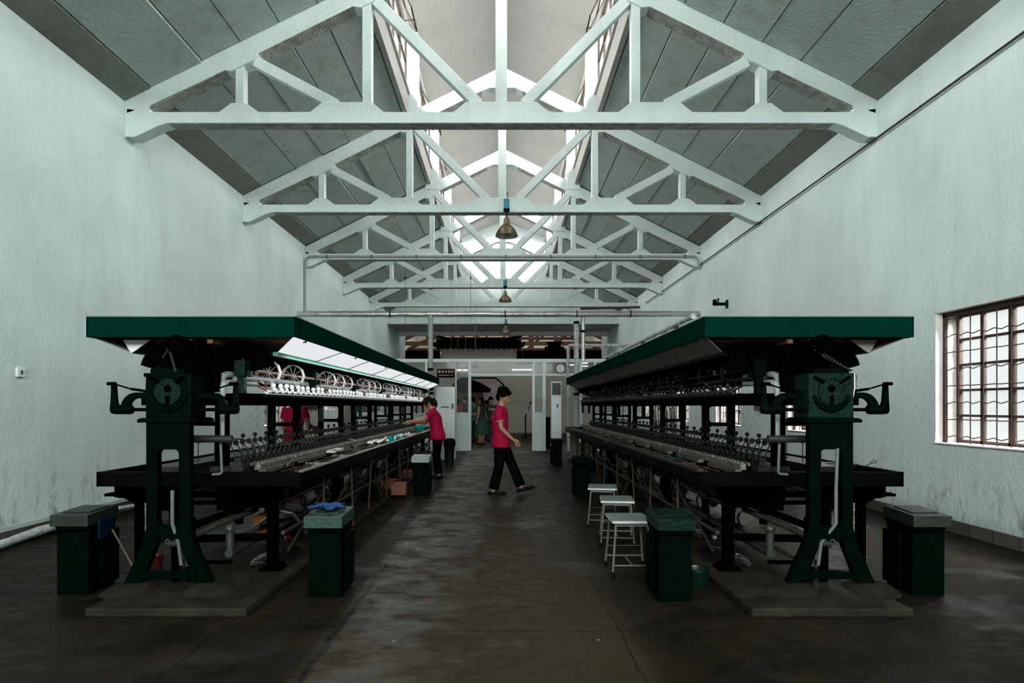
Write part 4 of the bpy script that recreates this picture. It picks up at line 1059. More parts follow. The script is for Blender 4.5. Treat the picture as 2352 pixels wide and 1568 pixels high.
    m = MB(); m.cyl((-.18, 4.66, 1.045), (.30, 4.66, 1.045), .026, n=18); B(m, 'header_pipe', 'pvcd', True)
    m = MB(); m.tube([(.19, 4.72, 1.04), (.20, 4.72, .80), (.19, 4.72, .79), (.13, 4.72, .785)], .010, 10); m.tube([(.04 if lit else -.02, 4.33, .72), (.04 if lit else -.02, 4.33, .50), (.045, 4.40, .36), (.045, 4.44, .20)], .012, 10); 
    if not lit: m.tube([(-.03, 4.33, 1.00), (-.02, 4.33, .72)], .011, 10)
    B(m, 'fill_pipe', 'pvcm', True)
    m = MB(); m.tube([(-.07, 4.5, .33), (.0, 4.5, .34), (.05, 4.5, .33), (.07, 4.5, .28), (.06, 4.5, .18)], .026, 12); m.tube([(.05, 4.5, .36), (.16, 4.7, .42), (.3, 5.2, .47), (.45, 6.6, .52)], .022, 10); m.tube([(.30, 4.62, .40), (.30, 4.62, .26)], .028, 12)
    m.sphere((.30, 4.62, .41), .036, 12, 8); B(m, 'drain_elbow', 'pvcd', True)
    m = MB(); m.bar((-.05, 4.6, .18), (.32, 4.6, .18), .04, .02); m.bar((-.2, 4.8, .3), (.5, 4.9, .3), .04, .05); m.bar((.0, 4.5, .42), (.5, 5.4, .60), .04, .04); m.bb(.02, .07, 4.55, 4.6, .06, .5); m.bb(-.08, -.03, 4.55, 4.6, .06, .6)
    B(m, 'lower_tie', 'black')
    m = MB(); n = 18
    m.prism([(-.21+(.0), .62), (-.165, .62), (-.175, .16), (-.205, .16)], 4.45, 4.456); B(m, 'perforated_strap', 'alu')
    m = MB()
    for k in range(17):
        for xx in (-.197, -.180): m.lathe([(0, -.002), (.004, -.002), (.004, 0), (0, 0)], (xx, 4.449, .19+.025*k), 6, 'y')
    B(m, 'strap_holes', 'rubber')
    m = MB(); m.lathe([(0, -.02), (.058, -.02), (.06, 0), (.058, .02), (0, .02)], (-.245, 4.9, .31), 22, 'y'); m.bb(-.265, -.225, 4.88, 4.92, .33, .50); B(m, 'belt_guard', 'green', True)
    m = MB(); m.lathe([(.014, -.006), (.024, -.006), (.024, 0), (.014, 0)], (-.268, 4.876, .265), 16, 'y')
    for k in range(7): a = 2*PI*k/7; m.lathe([(0, -.004), (.004, -.004), (.004, 0), (0, 0)], (-.25+.012*math.cos(a), 4.878, .31+.012*math.sin(a)), 6, 'y')
    B(m, 'guard_marks', 'steel')
    if lit:
        m = MB(); m.tube([(.28, 5.15, .37), (.33, 5.3, .40), (.38, 5.5, .44), (.42, 5.75, .44)], [.035, .05, .045, .03], 10); m.tube([(.30, 5.1, .27), (.40, 5.3, .30)], .02, 8); B(m, 'valve_bag', 'orange', True, lb='orange wrapped valve')
        m = MB(); m.tube([(.50, 5.15, .50), (.56, 5.25, .47), (.60, 5.3, .44)], [.03, .045, .02], 10); m.tube([(.33, 4.96, .36), (.50, 5.0, .48), (.62, 5.0, .46), (.70, 4.9, .42)], .012, 8); B(m, 'wrapped_joint', 'pvcd', True)
        m = MB(); m.tube([(.34, 4.9, .665), (.45, 4.95, .66)], .006, 6); m.tube([(.30, 4.9, .66), (.2, 4.9, .665)], .008, 6); B(m, 'orange_rod', 'orange')
    if lit:
        l = bpy.data.lights.new('machine_strip_light', 'AREA'); l.shape = 'RECTANGLE'; l.size = .05; l.size_y = 9.6; l.energy = 22; l.color = (.95, .98, 1)
        o = bpy.data.objects.new('machine_strip_light', l); COL.objects.link(o); o.parent = root; o.location = (.60, 5.6, 1.645); o.rotation_euler = (0, R(38), 0)
    return root
machine(-2.24, 1, 'silk reeling machine on the left, with lit white reflector panel and white knobs', True)
machine(2.18, -1, 'silk reeling machine on the right, in deep shade, behind three white stools', False)

# plinths
def plinth(cx, s, lab):
    x0, x1 = sorted((cx-.30*s, cx+.68*s))
    root = empty('trim_%d' % (4 if s > 0 else 5), (cx, 3.95, 0)); root['kind'] = 'structure'
    MB().bb(x0-cx, x1-cx, 0, 11.4, 0, .055).build('slab', 'plinthm', root, bevel=.012)
    m = MB(); rr = random.Random(3)
    for q in (-.26, .27):
        m.rings([(q, .42, .05, .17, .22), (q+.01, .43, .085, .12, .16), (q, .44, .10, .07, .1)], 14)
    m.build('grout_mound', 'plinthm', root, True)
    m = MB(); 
    for (a, b_, w, l) in ((.42, 1.15, .19, .40), (.30, 2.2, .14, .40)):
        m.rings([(a*s, b_+.2, .0565, w, l), (a*s, b_+.2, .0570, w*.97, l*.97)], 20)
    m.build('puddle', 'puddle', root)
M['plinthm'] = mat('grubby_plinth_concrete', (.032, .027, .019), .6, 0, .65, 5, .5, 24, spec=.1)
plinth(-2.24, 1, 'grubby concrete plinth under the left machine'); plinth(2.18, -1, 'grubby concrete plinth under the right machine')
# ------------------------------------------------------------------ pedestal bins
def bin_(loc, side, lid, lab, w=.215, d=.30, h=.565, back=True):
    """side +1/-1: the face turned to the aisle"""
    root = empty('pedestal_bin', loc, 0, lab, 'bin', 'green pedestal bins beside the machines'); s = side
    m = MB(); m.bb(-w/2, w/2, 0, d, 0, h-.12); 
    m.prism([(-w/2, h-.14), (w/2, h-.14), (w/2+.018, h-.085), (-w/2-.018, h-.085)], -.0, d)
    m.build('body', 'green', root, bevel=.004)
    m = MB(); m.prism([(-.045, h-.095), (d+.01, h-.08), (d+.01, h), (-.045, h-.018)], -w/2-.02, w/2+.02, 'yz')
    m.build('lid', lid, root, bevel=.004)
    m = MB(); m.prism([(.04, h-.012), (d-.05, h-.002), (d-.05, h+.004), (.04, h-.006)], -w/2+.02, w/2-.02, 'yz'); m.build('lid_panel', lid, root)
    m = MB(); m.bb(s*(w/2), s*(w/2+.02), .12, d+.02, .03, h-.16); m.build('side_panel', 'green', root, bevel=.003)
    m = MB(); m.bb(-w/2+.02, w/2-.02, -.008, 0, h-.080, h-.045); m.build('front_label_strip', 'black', root)
    return root
M['lidg'] = mat('worn_green_lid', (.010, .014, .008), .5, 0, .4, 12, .2, 40)
M['lidb'] = mat('dusty_green_lid', (.010, .042, .028), .5, 0, .4, 12, .2, 40)
M['lidw'] = mat('pale_lid', (.28, .33, .31), .4, 0, .2, 8)
bA = bin_((-2.92, 4.42, 0), 1, 'lidg', 'dark green pedestal bin left of the left machine, with a blue box on its side')
bin_((-1.20, 4.36, 0), 1, 'lidb', 'dark green pedestal bin on the left of the aisle with a blue cloth on top')
bin_((1.12, 4.27, 0), -1, 'green2', 'dark green pedestal bin on the right of the aisle beside the nearest stool')
bin_((2.86, 4.40, 0), -1, 'lidg', 'dark green pedestal bin with worn lid by the right wall')
bin_((-1.20, 9.37, 0), 1, 'lidw', 'pedestal bin with pale lid beside the bending woman')
bin_((1.10, 9.10, 0), -1, 'green', 'pedestal bin halfway down the aisle behind the farthest stool')
bin_((1.15, 14.2, 0), -1, 'green', 'pedestal bin in front of the slim air conditioner')
o = MB().box((0, 0, 0), (.015, .16, .13)).build('blue_box', 'bluep', None, bevel=.004); o.location = (-2.92+.215/2+.030, 4.56, .43); tag(o, 'small dark blue box hooked on the side of the far left bin', 'box')
# wheeled bin with bag at far left
root = empty('trash_bin', (-1.20, 14.3, 0), 0, 'green plastic trash bin with a black bag over its rim', 'bin')
MB().rings([(0, 0, 0, .10, .09), (0, 0, .40, .115, .105), (0, 0, .41, .12, .11)], 24).build('body', 'gplastic', root, True)
MB().rings([(0, 0, .40, .13, .12), (0, 0, .44, .135, .125), (0, 0, .52, .128, .12), (.01, 0, .56, .10, .09), (0, 0, .575, .05, .05)], 24).build('bag', 'rubber', root, True)

# blue cloth
def cloth(name, m, loc, sx, sy, lab, seed=1, h=.02):
    r = random.Random(seed); n = 18; mb = MB(); vs = []
    for i in range(n+1):
        for j in range(n+1):
            u, v = i/n-.5, j/n-.5; rr = math.hypot(u, v)
            k = 1+.35*math.sin(5*math.atan2(v, u)+seed)*(rr*1.6)
            vs.append((u*sx*k, v*sy*k, h*(.6+.7*math.sin(9*u+3*math.cos(7*v))*math.cos(6*v+seed)+.3*math.sin(23*u*v+7*u))+.012))
    fs = [(i*(n+1)+j, (i+1)*(n+1)+j, (i+1)*(n+1)+j+1, i*(n+1)+j+1) for i in range(n) for j in range(n)]
    mb.add(vs, fs); o = mb.build(name, m, None, True); so = o.modifiers.new('thickness', 'SOLIDIFY'); so.thickness = .004
    o.location = loc; tag(o, lab, 'cloth'); return o
cloth('blue_cloth', 'blue', (-1.21, 4.52, .572), .19, .20, 'crumpled blue cloth lying on the bin left of the aisle', 2, .016)

# brush leaning on bin A
root = empty('floor_brush', (-2.51, 4.50, 0), 0, 'brush with dark head leaning from the far left bin', 'brush')
m = MB(); m.cyl((.0, 0, .09), (-.22, .05, .42), .0075, n=8); m.build('handle', 'wood', root, True)
m = MB(); r6 = random.Random(2)
for k in range(60): a = r6.uniform(0, 2*PI); q = r6.uniform(0, .055); m.cyl((0, 0, .095), (q*math.cos(a)+.01, q*math.sin(a), .0+r6.uniform(0, .02)), .004, n=4)
m.sphere((0, 0, .085), .03, 10, 8); m.build('bristles', 'rubber', root)

# stools
def stool(loc, rz, lab):
    root = empty('stool', loc, rz, lab, 'stool', 'white topped stools by the right machine'); w, d, h = .30, .36, .42
    m = MB(); m.bb(-w/2, w/2, 0, d, h-.022, h); m.build('seat', 'stoolseat', root, bevel=.005)
    m = MB(); m.bb(-w/2-.002, w/2+.002, -.002, d+.002, h-.024, h-.006); m.build('seat_edge', 'leaf', root, bevel=.004)
    for ya_ in (.03, d-.05): m = MB(); m.bb(-w/2+.03, w/2-.03, ya_, ya_+.02, h-.05, h-.024); m.build('apron', 'stoolleg', root)
    for sx in (-1, 1):
        for e in (0, 1):
            p0 = (sx*(w/2-.03), .035 if e == 0 else d-.035, h-.024); p1 = (sx*(w/2-.0), .0 if e == 0 else d, .02)
            o = MB().cyl(p0, p1, .0095, n=10).build('leg', 'stoolleg', root, True); MB().cyl((p1[0], p1[1], 0), (p1[0], p1[1], .035), .013, n=10).build('rubber_foot', 'rubber', o, True)
    m = MB(); m.cyl((-w/2+.005, .01, .08), (w/2-.005, .01, .08), .007, n=8); m.cyl((-w/2+.005, d-.01, .08), (w/2-.005, d-.01, .08), .007, n=8); m.cyl((0, .01, .08), (0, d-.01, .08), .007, n=8); m.cyl((-w/2+.008, d-.01, .16), (w/2-.008, d-.01, .16), .003, n=6)
    m.build('stretcher', 'stoolleg', root, True)
stool((.965, 4.90, 0), R(0), 'white topped stool nearest the camera beside the green bin')
stool((1.03, 5.93, 0), R(-7), 'white topped stool in the middle of the three')
stool((1.03, 6.85, 0), R(-9), 'white topped stool farthest from the camera of the three')

# buckets, crates, baskets
def bucket(name, m, loc, r, h, lab, cat='bucket', sqr=False):
    root = empty(name, loc, 0, lab, cat)
    MB().lathe([(0, 0), (r*.82, 0), (r*.86, .01), (r, h-.01), (r*1.05, h), (r*1.05, h-.015), (r*.97, h-.012), (r*.8, .015), (0, .012)], n=28).build('tub', m, root, True)
    MB().lathe([(r*1.03, h-.004), (r*1.07, h), (r*1.07, h+.006), (r*.99, h+.006), (r*.98, h-.002)], n=28).build('rim', m, root, True)
    return root
bucket('basin_bowl', 'gplastic', (1.37, 4.66, 0), .085, .125, 'round green plastic tub between the right bin and the plinth', 'tub')
bucket('bucket', 'red', (-2.60, 4.85, 0), .06, .17, 'small red rimmed bucket behind the left column foot')
bucket('bucket', 'orange', (-1.42, 5.80, 0), .055, .13, 'orange bucket behind the left aisle bin')
def crate(loc, w, d, h, rz, lab):
    root = empty('plastic_crate', loc, rz, lab, 'crate', 'orange crates under the left machine')
    m = MB(); t = .006
    m.bb(-w/2, w/2, -d/2, d/2, 0, t)
    for s in (-1, 1): m.bb(-w/2, w/2, s*d/2, s*(d/2-t), 0, h); m.bb(s*w/2, s*(w/2-t), -d/2, d/2, 0, h)
    m.build('box', 'orange', root)
    m = MB(); 
    for z in (h-.008, h*.72): 
        for s in (-1, 1): m.bb(-w/2-.008, w/2+.008, s*d/2, s*(d/2+.008), z-.008, z+.008); m.bb(s*w/2, s*(w/2+.008), -d/2-.008, d/2+.008, z-.008, z+.008)
    for k in range(5):
        for s in (-1, 1): m.bb(-w/2+w*k/4-.004, -w/2+w*k/4+.004, s*d/2, s*(d/2+.006), 0, h)
    m.build('ribs', 'orange', root)
crate((-1.46, 9.1, .055), .19, .26, .155, R(4), 'orange crate nearest the aisle beside the pale lidded bin')
crate((-1.71, 9.75, .056), .20, .24, .13, R(-6), 'orange crate standing behind the nearest one under the left machine')
crate((-1.66, 11.2, .056), .17, .22, .13, R(3), 'orange crate farther under the left machine, just left of the pale lidded bin')
crate((-2.05, 10.6, .056), .14, .18, .10, R(12), 'small orange crate half hidden under the left basin')

# things lying in the left basin
zt = .80
def bowl(name, m, loc, r, h, lab, cat='bowl'):
    root = empty(name, loc, 0, lab, cat)
    MB().lathe([(0, 0), (r*.55, 0), (r*.95, h*.8), (r, h), (r*.94, h), (r*.5, .008), (0, .006)], n=26).build('shell', m, root, True)
    MB().lathe([(0, h*.55), (r*.8, h*.6)], n=20).build('contents', 'leaf', root)
p = W(897, 1008, 8.9); bowl('bowl', 'teal', (p[0], 8.9, .80), .055, .06, 'teal bowl standing near the front of the left basin')
p = W(965, 972, 11.3); bowl('bowl', 'teal', (p[0], 11.3, .86), .11, .07, 'teal bowl under the hands of the bending woman')
p = W(1500, 1062, 5.9); 
for i, (a, b_, Y, L, w, lb) in enumerate(((760, 1043, 6.7, .42, .10, 'white enamel tray in the left basin, nearest'), (858, 1012, 8.6, .40, .12, 'pale tray in the left basin before the teal bowl'), (935, 992, 10.6, .35, .14, 'long white tray in the left basin by the bending woman'))):
    p = W(a, b_, Y); root = empty('tray', (p[0], Y, .797), R(3-4*i), lb, 'tray', 'trays in the left basin')
    m = MB(); m.bb(-w/2, w/2, 0, L, 0, .006); m.bb(-w/2, -w/2+.006, 0, L, 0, .025); m.bb(w/2-.006, w/2, 0, L, 0, .025); m.bb(-w/2, w/2, 0, .006, 0, .025); m.bb(-w/2, w/2, L-.006, L, 0, .025); m.build('dish', 'leaf', root)
rc = random.Random(8)
coc = None
for k in range(26):
    Y = 8.2+3.2*rc.random(); x = -2.24+rc.uniform(.50, .70); 
    if coc is None: coc = MB().sphere((0, 0, 0), .017, 10, 8, (1, 1.4, 1)).build('cocoon', 'ball', None, True); o = coc
    else: o = coc.copy(); COL.objects.link(o)
    o.location = (x, Y, .815+rc.uniform(-.004, .012)); o.rotation_euler = (0, 0, rc.uniform(0, 3)); tag(o, 'white silk cocoon lying loose in the left basin', 'cocoon', 'cocoons in the left basin')
cloth('teal_rag', 'teal', (W(912, 998, 9.6)[0], 9.6, .80), .12, .16, 'pale teal rag beside the cocoons in the left basin', 5, .02)
for i, (x, y, L, rz, z, lb) in enumerate(((-1.76, 5.15, 1.3, 4, .800, 'long thin wooden stick across the left basin, nearest'), (-1.66, 5.0, .8, 14, .818, 'short wooden stick crossing the near left basin'), (-1.70, 6.6, 1.0, -9, .803, 'wooden stick by the enamel tray in the left basin'), (-1.84, 8.0, .6, 24, .85, 'pale stick lying askew on the left reeling bench'))):
    o = MB().cyl((0, 0, 0), (0, L, 0), .008, n=8).build('wooden_stick', 'wood' if i < 3 else 'leaf', None, True); o.location = (x, y, z+.01); o.rotation_euler = (0, 0, R(rz)); tag(o, lb, 'stick', 'sticks in the left basin')
# right basin
root = empty('skimmer', (2.72, 4.95, .80), 0, 'wire loop skimmer standing in the right basin by the wall', 'skimmer')
m = MB(); m.tube([(-.02, 0, 0), (.03, 0, .03), (.07, 0, .05)], .003, 6); m.tube([(.085+.02*math.cos(a*PI/8), 0, .058+.010*math.sin(a*PI/8)) for a in range(17)], .0025, 5); m.build('wire', 'rubber', root, True)
bowl('bowl', 'gplastic', (2.64, 5.1, .795), .12, .04, 'flat green bowl in the right basin on the wall side')
for i, (a, b_, Y, lb) in enumerate(((1405, 1012, 8.9, 'thin teal rod in the right basin, farther one'), (1545, 1058, 6.0, 'thin teal rod in the right basin, nearer one'))):
    p = W(a, b_, Y); o = MB().tube([(0, 0, 0), (-.10, .0, .012), (-.2, .02, 0)], .007, 8).build('teal_rod', 'teald', None, True); o.location = (p[0]+.1, Y, .79); tag(o, lb, 'rod', 'teal rods in the right basin')

# ------------------------------------------------------------------ along the walls (seen through the machines)
def cabinet(name, loc, w, d, h, m, lab, cat, doors=1, face=1):
    """stands against a side wall; face +1 opens towards +x"""
    root = empty(name, loc, 0, lab, cat)
    MB().bb(0, face*d, 0, w, 0, h).build('carcass', m, root, bevel=.006)
    for k in range(doors):
        o = MB().bb(face*d, face*(d+.018), w*k/doors+.012, w*(k+1)/doors-.012, .06, h-.05).build('door', m, root, bevel=.004)
        MB().bb(face*(d+.018), face*(d+.04), w*(k+.5)/doors-.05, w*(k+.5)/doors+.05, h*.6, h*.6+.02).build('handle', 'steel', o)
    return root
root = empty('doorway_curtain', (XL+.02, 14.6, 0), 0, 'dusty pleated curtain under a grey lintel on the left wall', 'curtain')
m = MB(); n = 60; vs = []
for i in range(n+1):
    y = 1.35*i/n; x = .05+.025*math.sin(i*.9)+.01*math.sin(i*2.3); vs += [(x, y, .02), (x, y, 1.28)]
m.add(vs, [(2*i, 2*i+2, 2*i+3, 2*i+1) for i in range(n)]); m.build('curtain_cloth', 'curtain', root, True)
MB().bb(0, .16, -.05, 1.4, 1.26, 1.36).build('lintel', 'dull', root); MB().bb(0, .1, -.05, 1.4, 1.36, 1.46).build('pelmet', 'grey_panel', root)
cabinet('display_cabinet', (XL+.02, 18.9, 0), 1.5, .5, 1.32, 'dull', 'dark grey display cabinet against the left wall', 'cabinet', 2)
cabinet('locker', (XL+.02, 17.0, 0), .7, .45, 1.4, 'grey_panel', 'grey metal locker against the left wall beyond the window', 'locker', 2)
cabinet('white_cupboard', (XL+.02, 16.1, 0), .55, .45, 1.2, 'acw', 'white cupboard against the left wall', 'cupboard', 1)
root = empty('shelf_stack', (XL+.02, 20.8, 0), 0, 'shelf of teal and orange boxes against the left wall', 'shelf')
MB().bb(0, .4, 0, 1.6, 0, 1.1).build('carcass', 'acw', root); MB().bb(.4, .42, .1, 1.2, 1.12, 1.2).build('orange_box', 'orange', root); MB().bb(.1, .42, .1, 1.3, 1.22, 1.32).build('teal_box', 'teal', root)
# rack of upright sticks by the right wall
root = empty('stick_rack', (XR-.42, 15.9, 0), 0, 'rack of upright brown and white bamboo sticks by the right wall', 'rack')
m = MB(); m.bb(-.05, .3, 0, 2.4, 0, .5); m.bb(-.03, -.01, 0, 2.4, .85, .88); m.build('stand', 'rust', root)
rk = random.Random(6)
for c in ('leaf', 'wood'):
    m = MB()
    for k in range(34): y = .05+2.3*rk.random(); m.cyl((.05+.1*rk.random(), y, .5), (.05, y+rk.uniform(-.04, .04), 1.15+rk.uniform(0, .2)), .014, n=6)
    m.build('bamboo_stick', c, root)['kind'] = 'stuff'
# small shelf bracket and stained outlet on right wall
obj_at(MB().bb(-.12, 0, -.2, .2, -.02, .02).bb(-.10, 0, -.03, .03, -.12, -.02), 'wall_shelf', 'wood', (XR, 11.6, 1.32), 'small brown wall shelf seen through the right machine', 'shelf')

# air conditioners and far furniture
a = W(1000, 888, 15.5); b_ = W(1045, 888, 15.5)
root = empty('air_conditioner', (a[0], 15.5, 0), 0, 'broad white standing air conditioner left of the doorway', 'air conditioner'); w = b_[0]-a[0]; h = a[2]
MB().bb(0, w, 0, .34, 0, h).build('cabinet_body', 'acw', root, bevel=.012)
m = MB(); m.bb(.02, w-.06, -.012, 0, h*.76, h-.04); m.bb(.02, w-.02, -.012, 0, h*.62, h*.745); m.bb(.02, w-.02, -.010, 0, .05, h*.60); m.build('front_panel', 'ac', root, bevel=.004)
MB().bb(w*.28, w*.70, -.018, -.008, h*.715, h*.73).build('vent_slot', 'grille', root); MB().bb(w*.82, w*.94, -.016, -.008, h*.70, h*.77).build('control_panel', 'bar', root, bevel=.002)
a = W(1266, 876, 15.4); b_ = W(1290, 876, 15.4)
root = empty('air_conditioner', (a[0], 15.4, 0), 0, 'slim cream standing air conditioner with black louvre right of the doorway', 'air conditioner'); w = b_[0]-a[0]; h = a[2]
MB().bb(0, w, 0, .28, 0, h).build('cabinet_body', 'ac', root, bevel=.01)
MB().bb(.02, w-.02, -.01, 0, h*.83, h*.985).build('louvre_recess', 'grille', root)
m = MB()
for k in range(9): z = h*(.84+.016*k); m.bar((.022, -.016, z), (w-.022, -.016, z), .012, .004)
m.build('louvre', 'bar', root)
m = MB(); m.bb(.012, w-.012, -.012, 0, h*.36, h*.80); m.build('front_panel', 'acw', root, bevel=.006)
MB().bb(w*.52, w*.68, -.016, -.010, h*.67, h*.715).build('control_panel', 'bar', root)
m = MB()
for k in range(12): m.bb(.02, w-.02, -.008, 0, .08+.035*k, .09+.035*k)
m.build('intake_grille', 'dull', root)
# electric heater / dark case behind slim unit, door leaf right
obj_at(MB().bb(0, .35, 0, .3, 0, .95), 'speaker_case', 'dark', (W(1254, 0, 19.6)[0], 19.6, 0), 'dark upright case just inside the partition by the narrow glazed panel', 'case', bevel=.01)
# music stand
a = W(1207, 994, 26.0); root = empty('music_stand', (a[0], 26.0, 0), 0, 'black music stand with tilted tray beyond the doorway', 'music stand')
zt_ = H-(950-VY)*26/F
MB().cyl((0, 0, 0), (0, 0, zt_), .028, n=10).build('pole', 'rubber', root, True)
m = MB(); m.bar((-.20, 0, zt_-.20), (.10, 0, zt_+.18), .35, .02, (0, 0, 1)); m.build('tray', 'steel', root)
m = MB(); m.cyl((.08, 0, zt_+.1), (.20, 0, zt_+.42), .02, n=8); m.sphere((.2, 0, zt_+.45), .04, 10, 8); m.build('microphone', 'dull', root, True)
m = MB()
for k in range(3): a_ = 2*PI*k/3; m.cyl((0, 0, .15), (.3*math.cos(a_), .3*math.sin(a_), .01), .012, n=6)
m.build('foot', 'rubber', root, True)

# ------------------------------------------------------------------ people
def V3(*a): return Vector(a)
def lerp(a, b_, t): return a+(b_-a)*t
def hand(mb, wrist, d, up, r=1.0, curl=.35):
    d = d.normalized(); u = (up-d*up.dot(d)).normalized(); w = d.cross(u)
    palm = wrist+d*.045*r
    mb.tube([wrist-d*.01, palm, wrist+d*.082*r], [.023*r, .034*r, .031*r], 10, flat=.5, round_end=True)
    for k in range(4):
        off = (k-1.5)*.0165*r; L = (.066, .076, .072, .056)[k]*r
        p0 = wrist+d*.078*r+w*off; p1 = p0+d*L*.5+u*(-curl*.018); p2 = p0+d*L*.9+u*(-curl*.055)
        mb.tube([p0-d*.01, p1, p2], [.0092*r, .0085*r, .007*r], 7, round_end=True)
    p0 = wrist+d*.028*r+w*(-.022)*r; p1 = p0+d*.034*r-w*.014*r-u*.006; p2 = p1+d*.028*r-w*.006-u*.010
    mb.tube([p0, p1, p2], [.012*r, .0105*r, .008*r], 7, round_end=True)
def remesh(o, vs, sm=6):
    m = o.modifiers.new('fuse', 'REMESH'); m.mode = 'VOXEL'; m.voxel_size = vs; m.use_smooth_shade = True
    if sm: k = o.modifiers.new('relax', 'SMOOTH'); k.iterations = sm; k.factor = .5
    return o
def person(name, loc, rz, lab, J, top, bottom, hair='hair', hairstyle='short', skirt=False, female=True, group=None, band=True, detail=.0075, shoe='shoe'):
    root = empty(name, loc, rz, lab, 'person', group)
    P = {k: Vector(v) for k, v in J.items() if isinstance(v, tuple) and len(v) == 3}
    pel, wst, chs, nck, hd = P['pelvis'], P['waist'], P['chest'], P['neck'], P['head']
    tilt = J.get('face', (0, 0))  # yaw, pitch of head
    b = MB()
    # torso
    def torso(mb, g):
        hw = .155; 
        hem = 1 if g > 0 else 0
        mb.rings([(pel.x, pel.y, pel.z-.10-.01*hem, .10+g+.034*hem, .14+g+.038*hem), (pel.x, pel.y, pel.z-.03, .118+g+.012*hem, .165+g+.014*hem), (lerp(pel, wst, .5).x, pel.y, lerp(pel, wst, .5).z, .112+g, .155+g), (wst.x, wst.y, wst.z, .103+g, .142+g), (lerp(wst, chs, .55).x, wst.y, lerp(wst, chs, .55).z, .112+g, .15+g), (chs.x, chs.y, chs.z, .118+g, .155+g), (lerp(chs, nck, .55).x, chs.y, lerp(chs, nck, .55).z, .098+g, .165+g), (lerp(chs, nck, .85).x, nck.y, lerp(chs, nck, .85).z, .070+g*.7, .115+g*.7), (nck.x, nck.y, nck.z, .052+g*.5, .056+g*.5)], 28)
    torso(b, -.012)
    b.tube([lerp(chs, nck, .8), nck, lerp(nck, hd, .55)], [.06, .05, .046], 14)
    # head group: built around origin then oriented
    hb = MB(); yaw, pitch = tilt
    q = Matrix.Rotation(yaw, 3, 'Z') @ Matrix.Rotation(pitch, 3, 'Y')
    hb.sphere((0, 0, .01), 1, 22, 16, (.088, .072, .105)); hb.sphere((.020, 0, -.045), 1, 18, 12, (.062, .054, .062))
    hb.sphere((.048, 0, -.088), .026, 10, 8, (1, 1.1, .8))
    hb.tube([(.082, 0, .022), (.096, 0, -.008), (.103, 0, -.026), (.086, 0, -.038)], [.007, .010, .014, .010], 8, round_end=True)
    for s in (-1, 1):
        hb.sphere((-.004, s*.073, -.012), .024, 10, 8, (.75, .35, 1.15)); hb.sphere((.062, s*.033, .030), .018, 8, 6, (.8, 1.3, .5)); hb.sphere((.050, s*.036, -.030), .024, 8, 6)
        hb.sphere((.100, s*.010, -.032), .008, 6, 5)
    hb.tube([(.072, -.020, -.063), (.086, 0, -.060), (.072, .020, -.063)], .008, 8, round_end=True)
    b.add([tuple(hd+q @ Vector(v)) for v in hb.v], hb.f)
    cl = MB(); torso(cl, .008)
    for s in (-1, 1):
        k = 'R' if s < 0 else 'L'; sh, el, wr = P['sh'+k], P['el'+k], P['wr'+k]
        b.tube([lerp(sh, chs, .25), sh, lerp(sh, el, .5), el, lerp(el, wr, .35), wr], [.045, .048, .043, .036, .034, .023], 14, round_end=True)
        hand(b, wr, Vector(J.get('hd'+k, tuple(wr-el))), Vector(J.get('hu'+k, (0, -s, .3))))
        fr = J.get('sleeve', .62); e2 = lerp(sh, el, fr)
        cl.tube([lerp(sh, chs, .35)+V3(0, 0, .01), sh+V3(0, 0, .003), lerp(sh, el, fr*.5), e2], [.060, .062, .060, .060], 16, round_end=False)
        P['cuff'+k] = e2
    for s in (-1, 1):
        k = 'R' if s < 0 else 'L'; hp, kn, an = P['hp'+k], P['kn'+k], P['an'+k]
        b.tube([hp, lerp(hp, kn, .5), kn, lerp(kn, an, .35), an], [.082, .072, .052, .050, .036], 14, round_end=True)
    body = remesh(b.build('body', 'skin', root, True), detail, 3)
    remesh(cl.build('polo_shirt' if band else 'top', top, root, True), .011, 4)
    if band:
        for k in 'LR':
            sh, e2 = P['sh'+k], P['cuff'+k]; d = (e2-sh).normalized(); m = MB(); m.tube([e2-d*.014, e2-d*.008], [.0635, .0635], 20, cap=False); m.build('cuff_band', 'whitecloth', root, True)
        m = MB(); pts = [(nck.x+.058*math.cos(a*PI/10), nck.y+.062*math.sin(a*PI/10), nck.z-.012-.025*math.cos(a*PI/10)) for a in range(21)]; m.tube(pts, .013, 8, flat=1.4); m.build('collar', top, root, True)
        m = MB(); pts = [(nck.x+.064*math.cos(a*PI/10), nck.y+.068*math.sin(a*PI/10), nck.z-.020-.027*math.cos(a*PI/10)) for a in range(21)]; m.tube(pts, .0035, 6); m.build('collar_stripe', 'whitecloth', root, True)
    # lower clothing
    t = MB()
    t.rings([(pel.x, pel.y, pel.z+.05, .100, .140), (pel.x, pel.y, pel.z-.02, .112, .155), (pel.x, pel.y, pel.z-.10, .118, .162), (pel.x, pel.y, pel.z-.15, .09, .14)], 26)
    if skirt:
        zb = J.get('hem', .35); t = MB(); t.rings([(pel.x, pel.y, pel.z+.12, .11, .15), (pel.x, pel.y, pel.z-.05, .145, .19), (pel.x, pel.y, (pel.z+zb)/2, .18, .22), (pel.x, pel.y, zb, .21, .25)], 26)
        t.build('skirt', bottom, root, True)
    else:
        for k in 'LR':
            hp, kn, an = P['hp'+k], P['kn'+k], P['an'+k]
            t.tube([hp+V3(0, 0, .02), lerp(hp, kn, .4), kn, lerp(kn, an, .5), an+(an-kn).normalized()*-.015], [.088, .086, .070, .072, .076], 18)
        remesh(t.build('trousers', bottom, root, True), .012, 4)
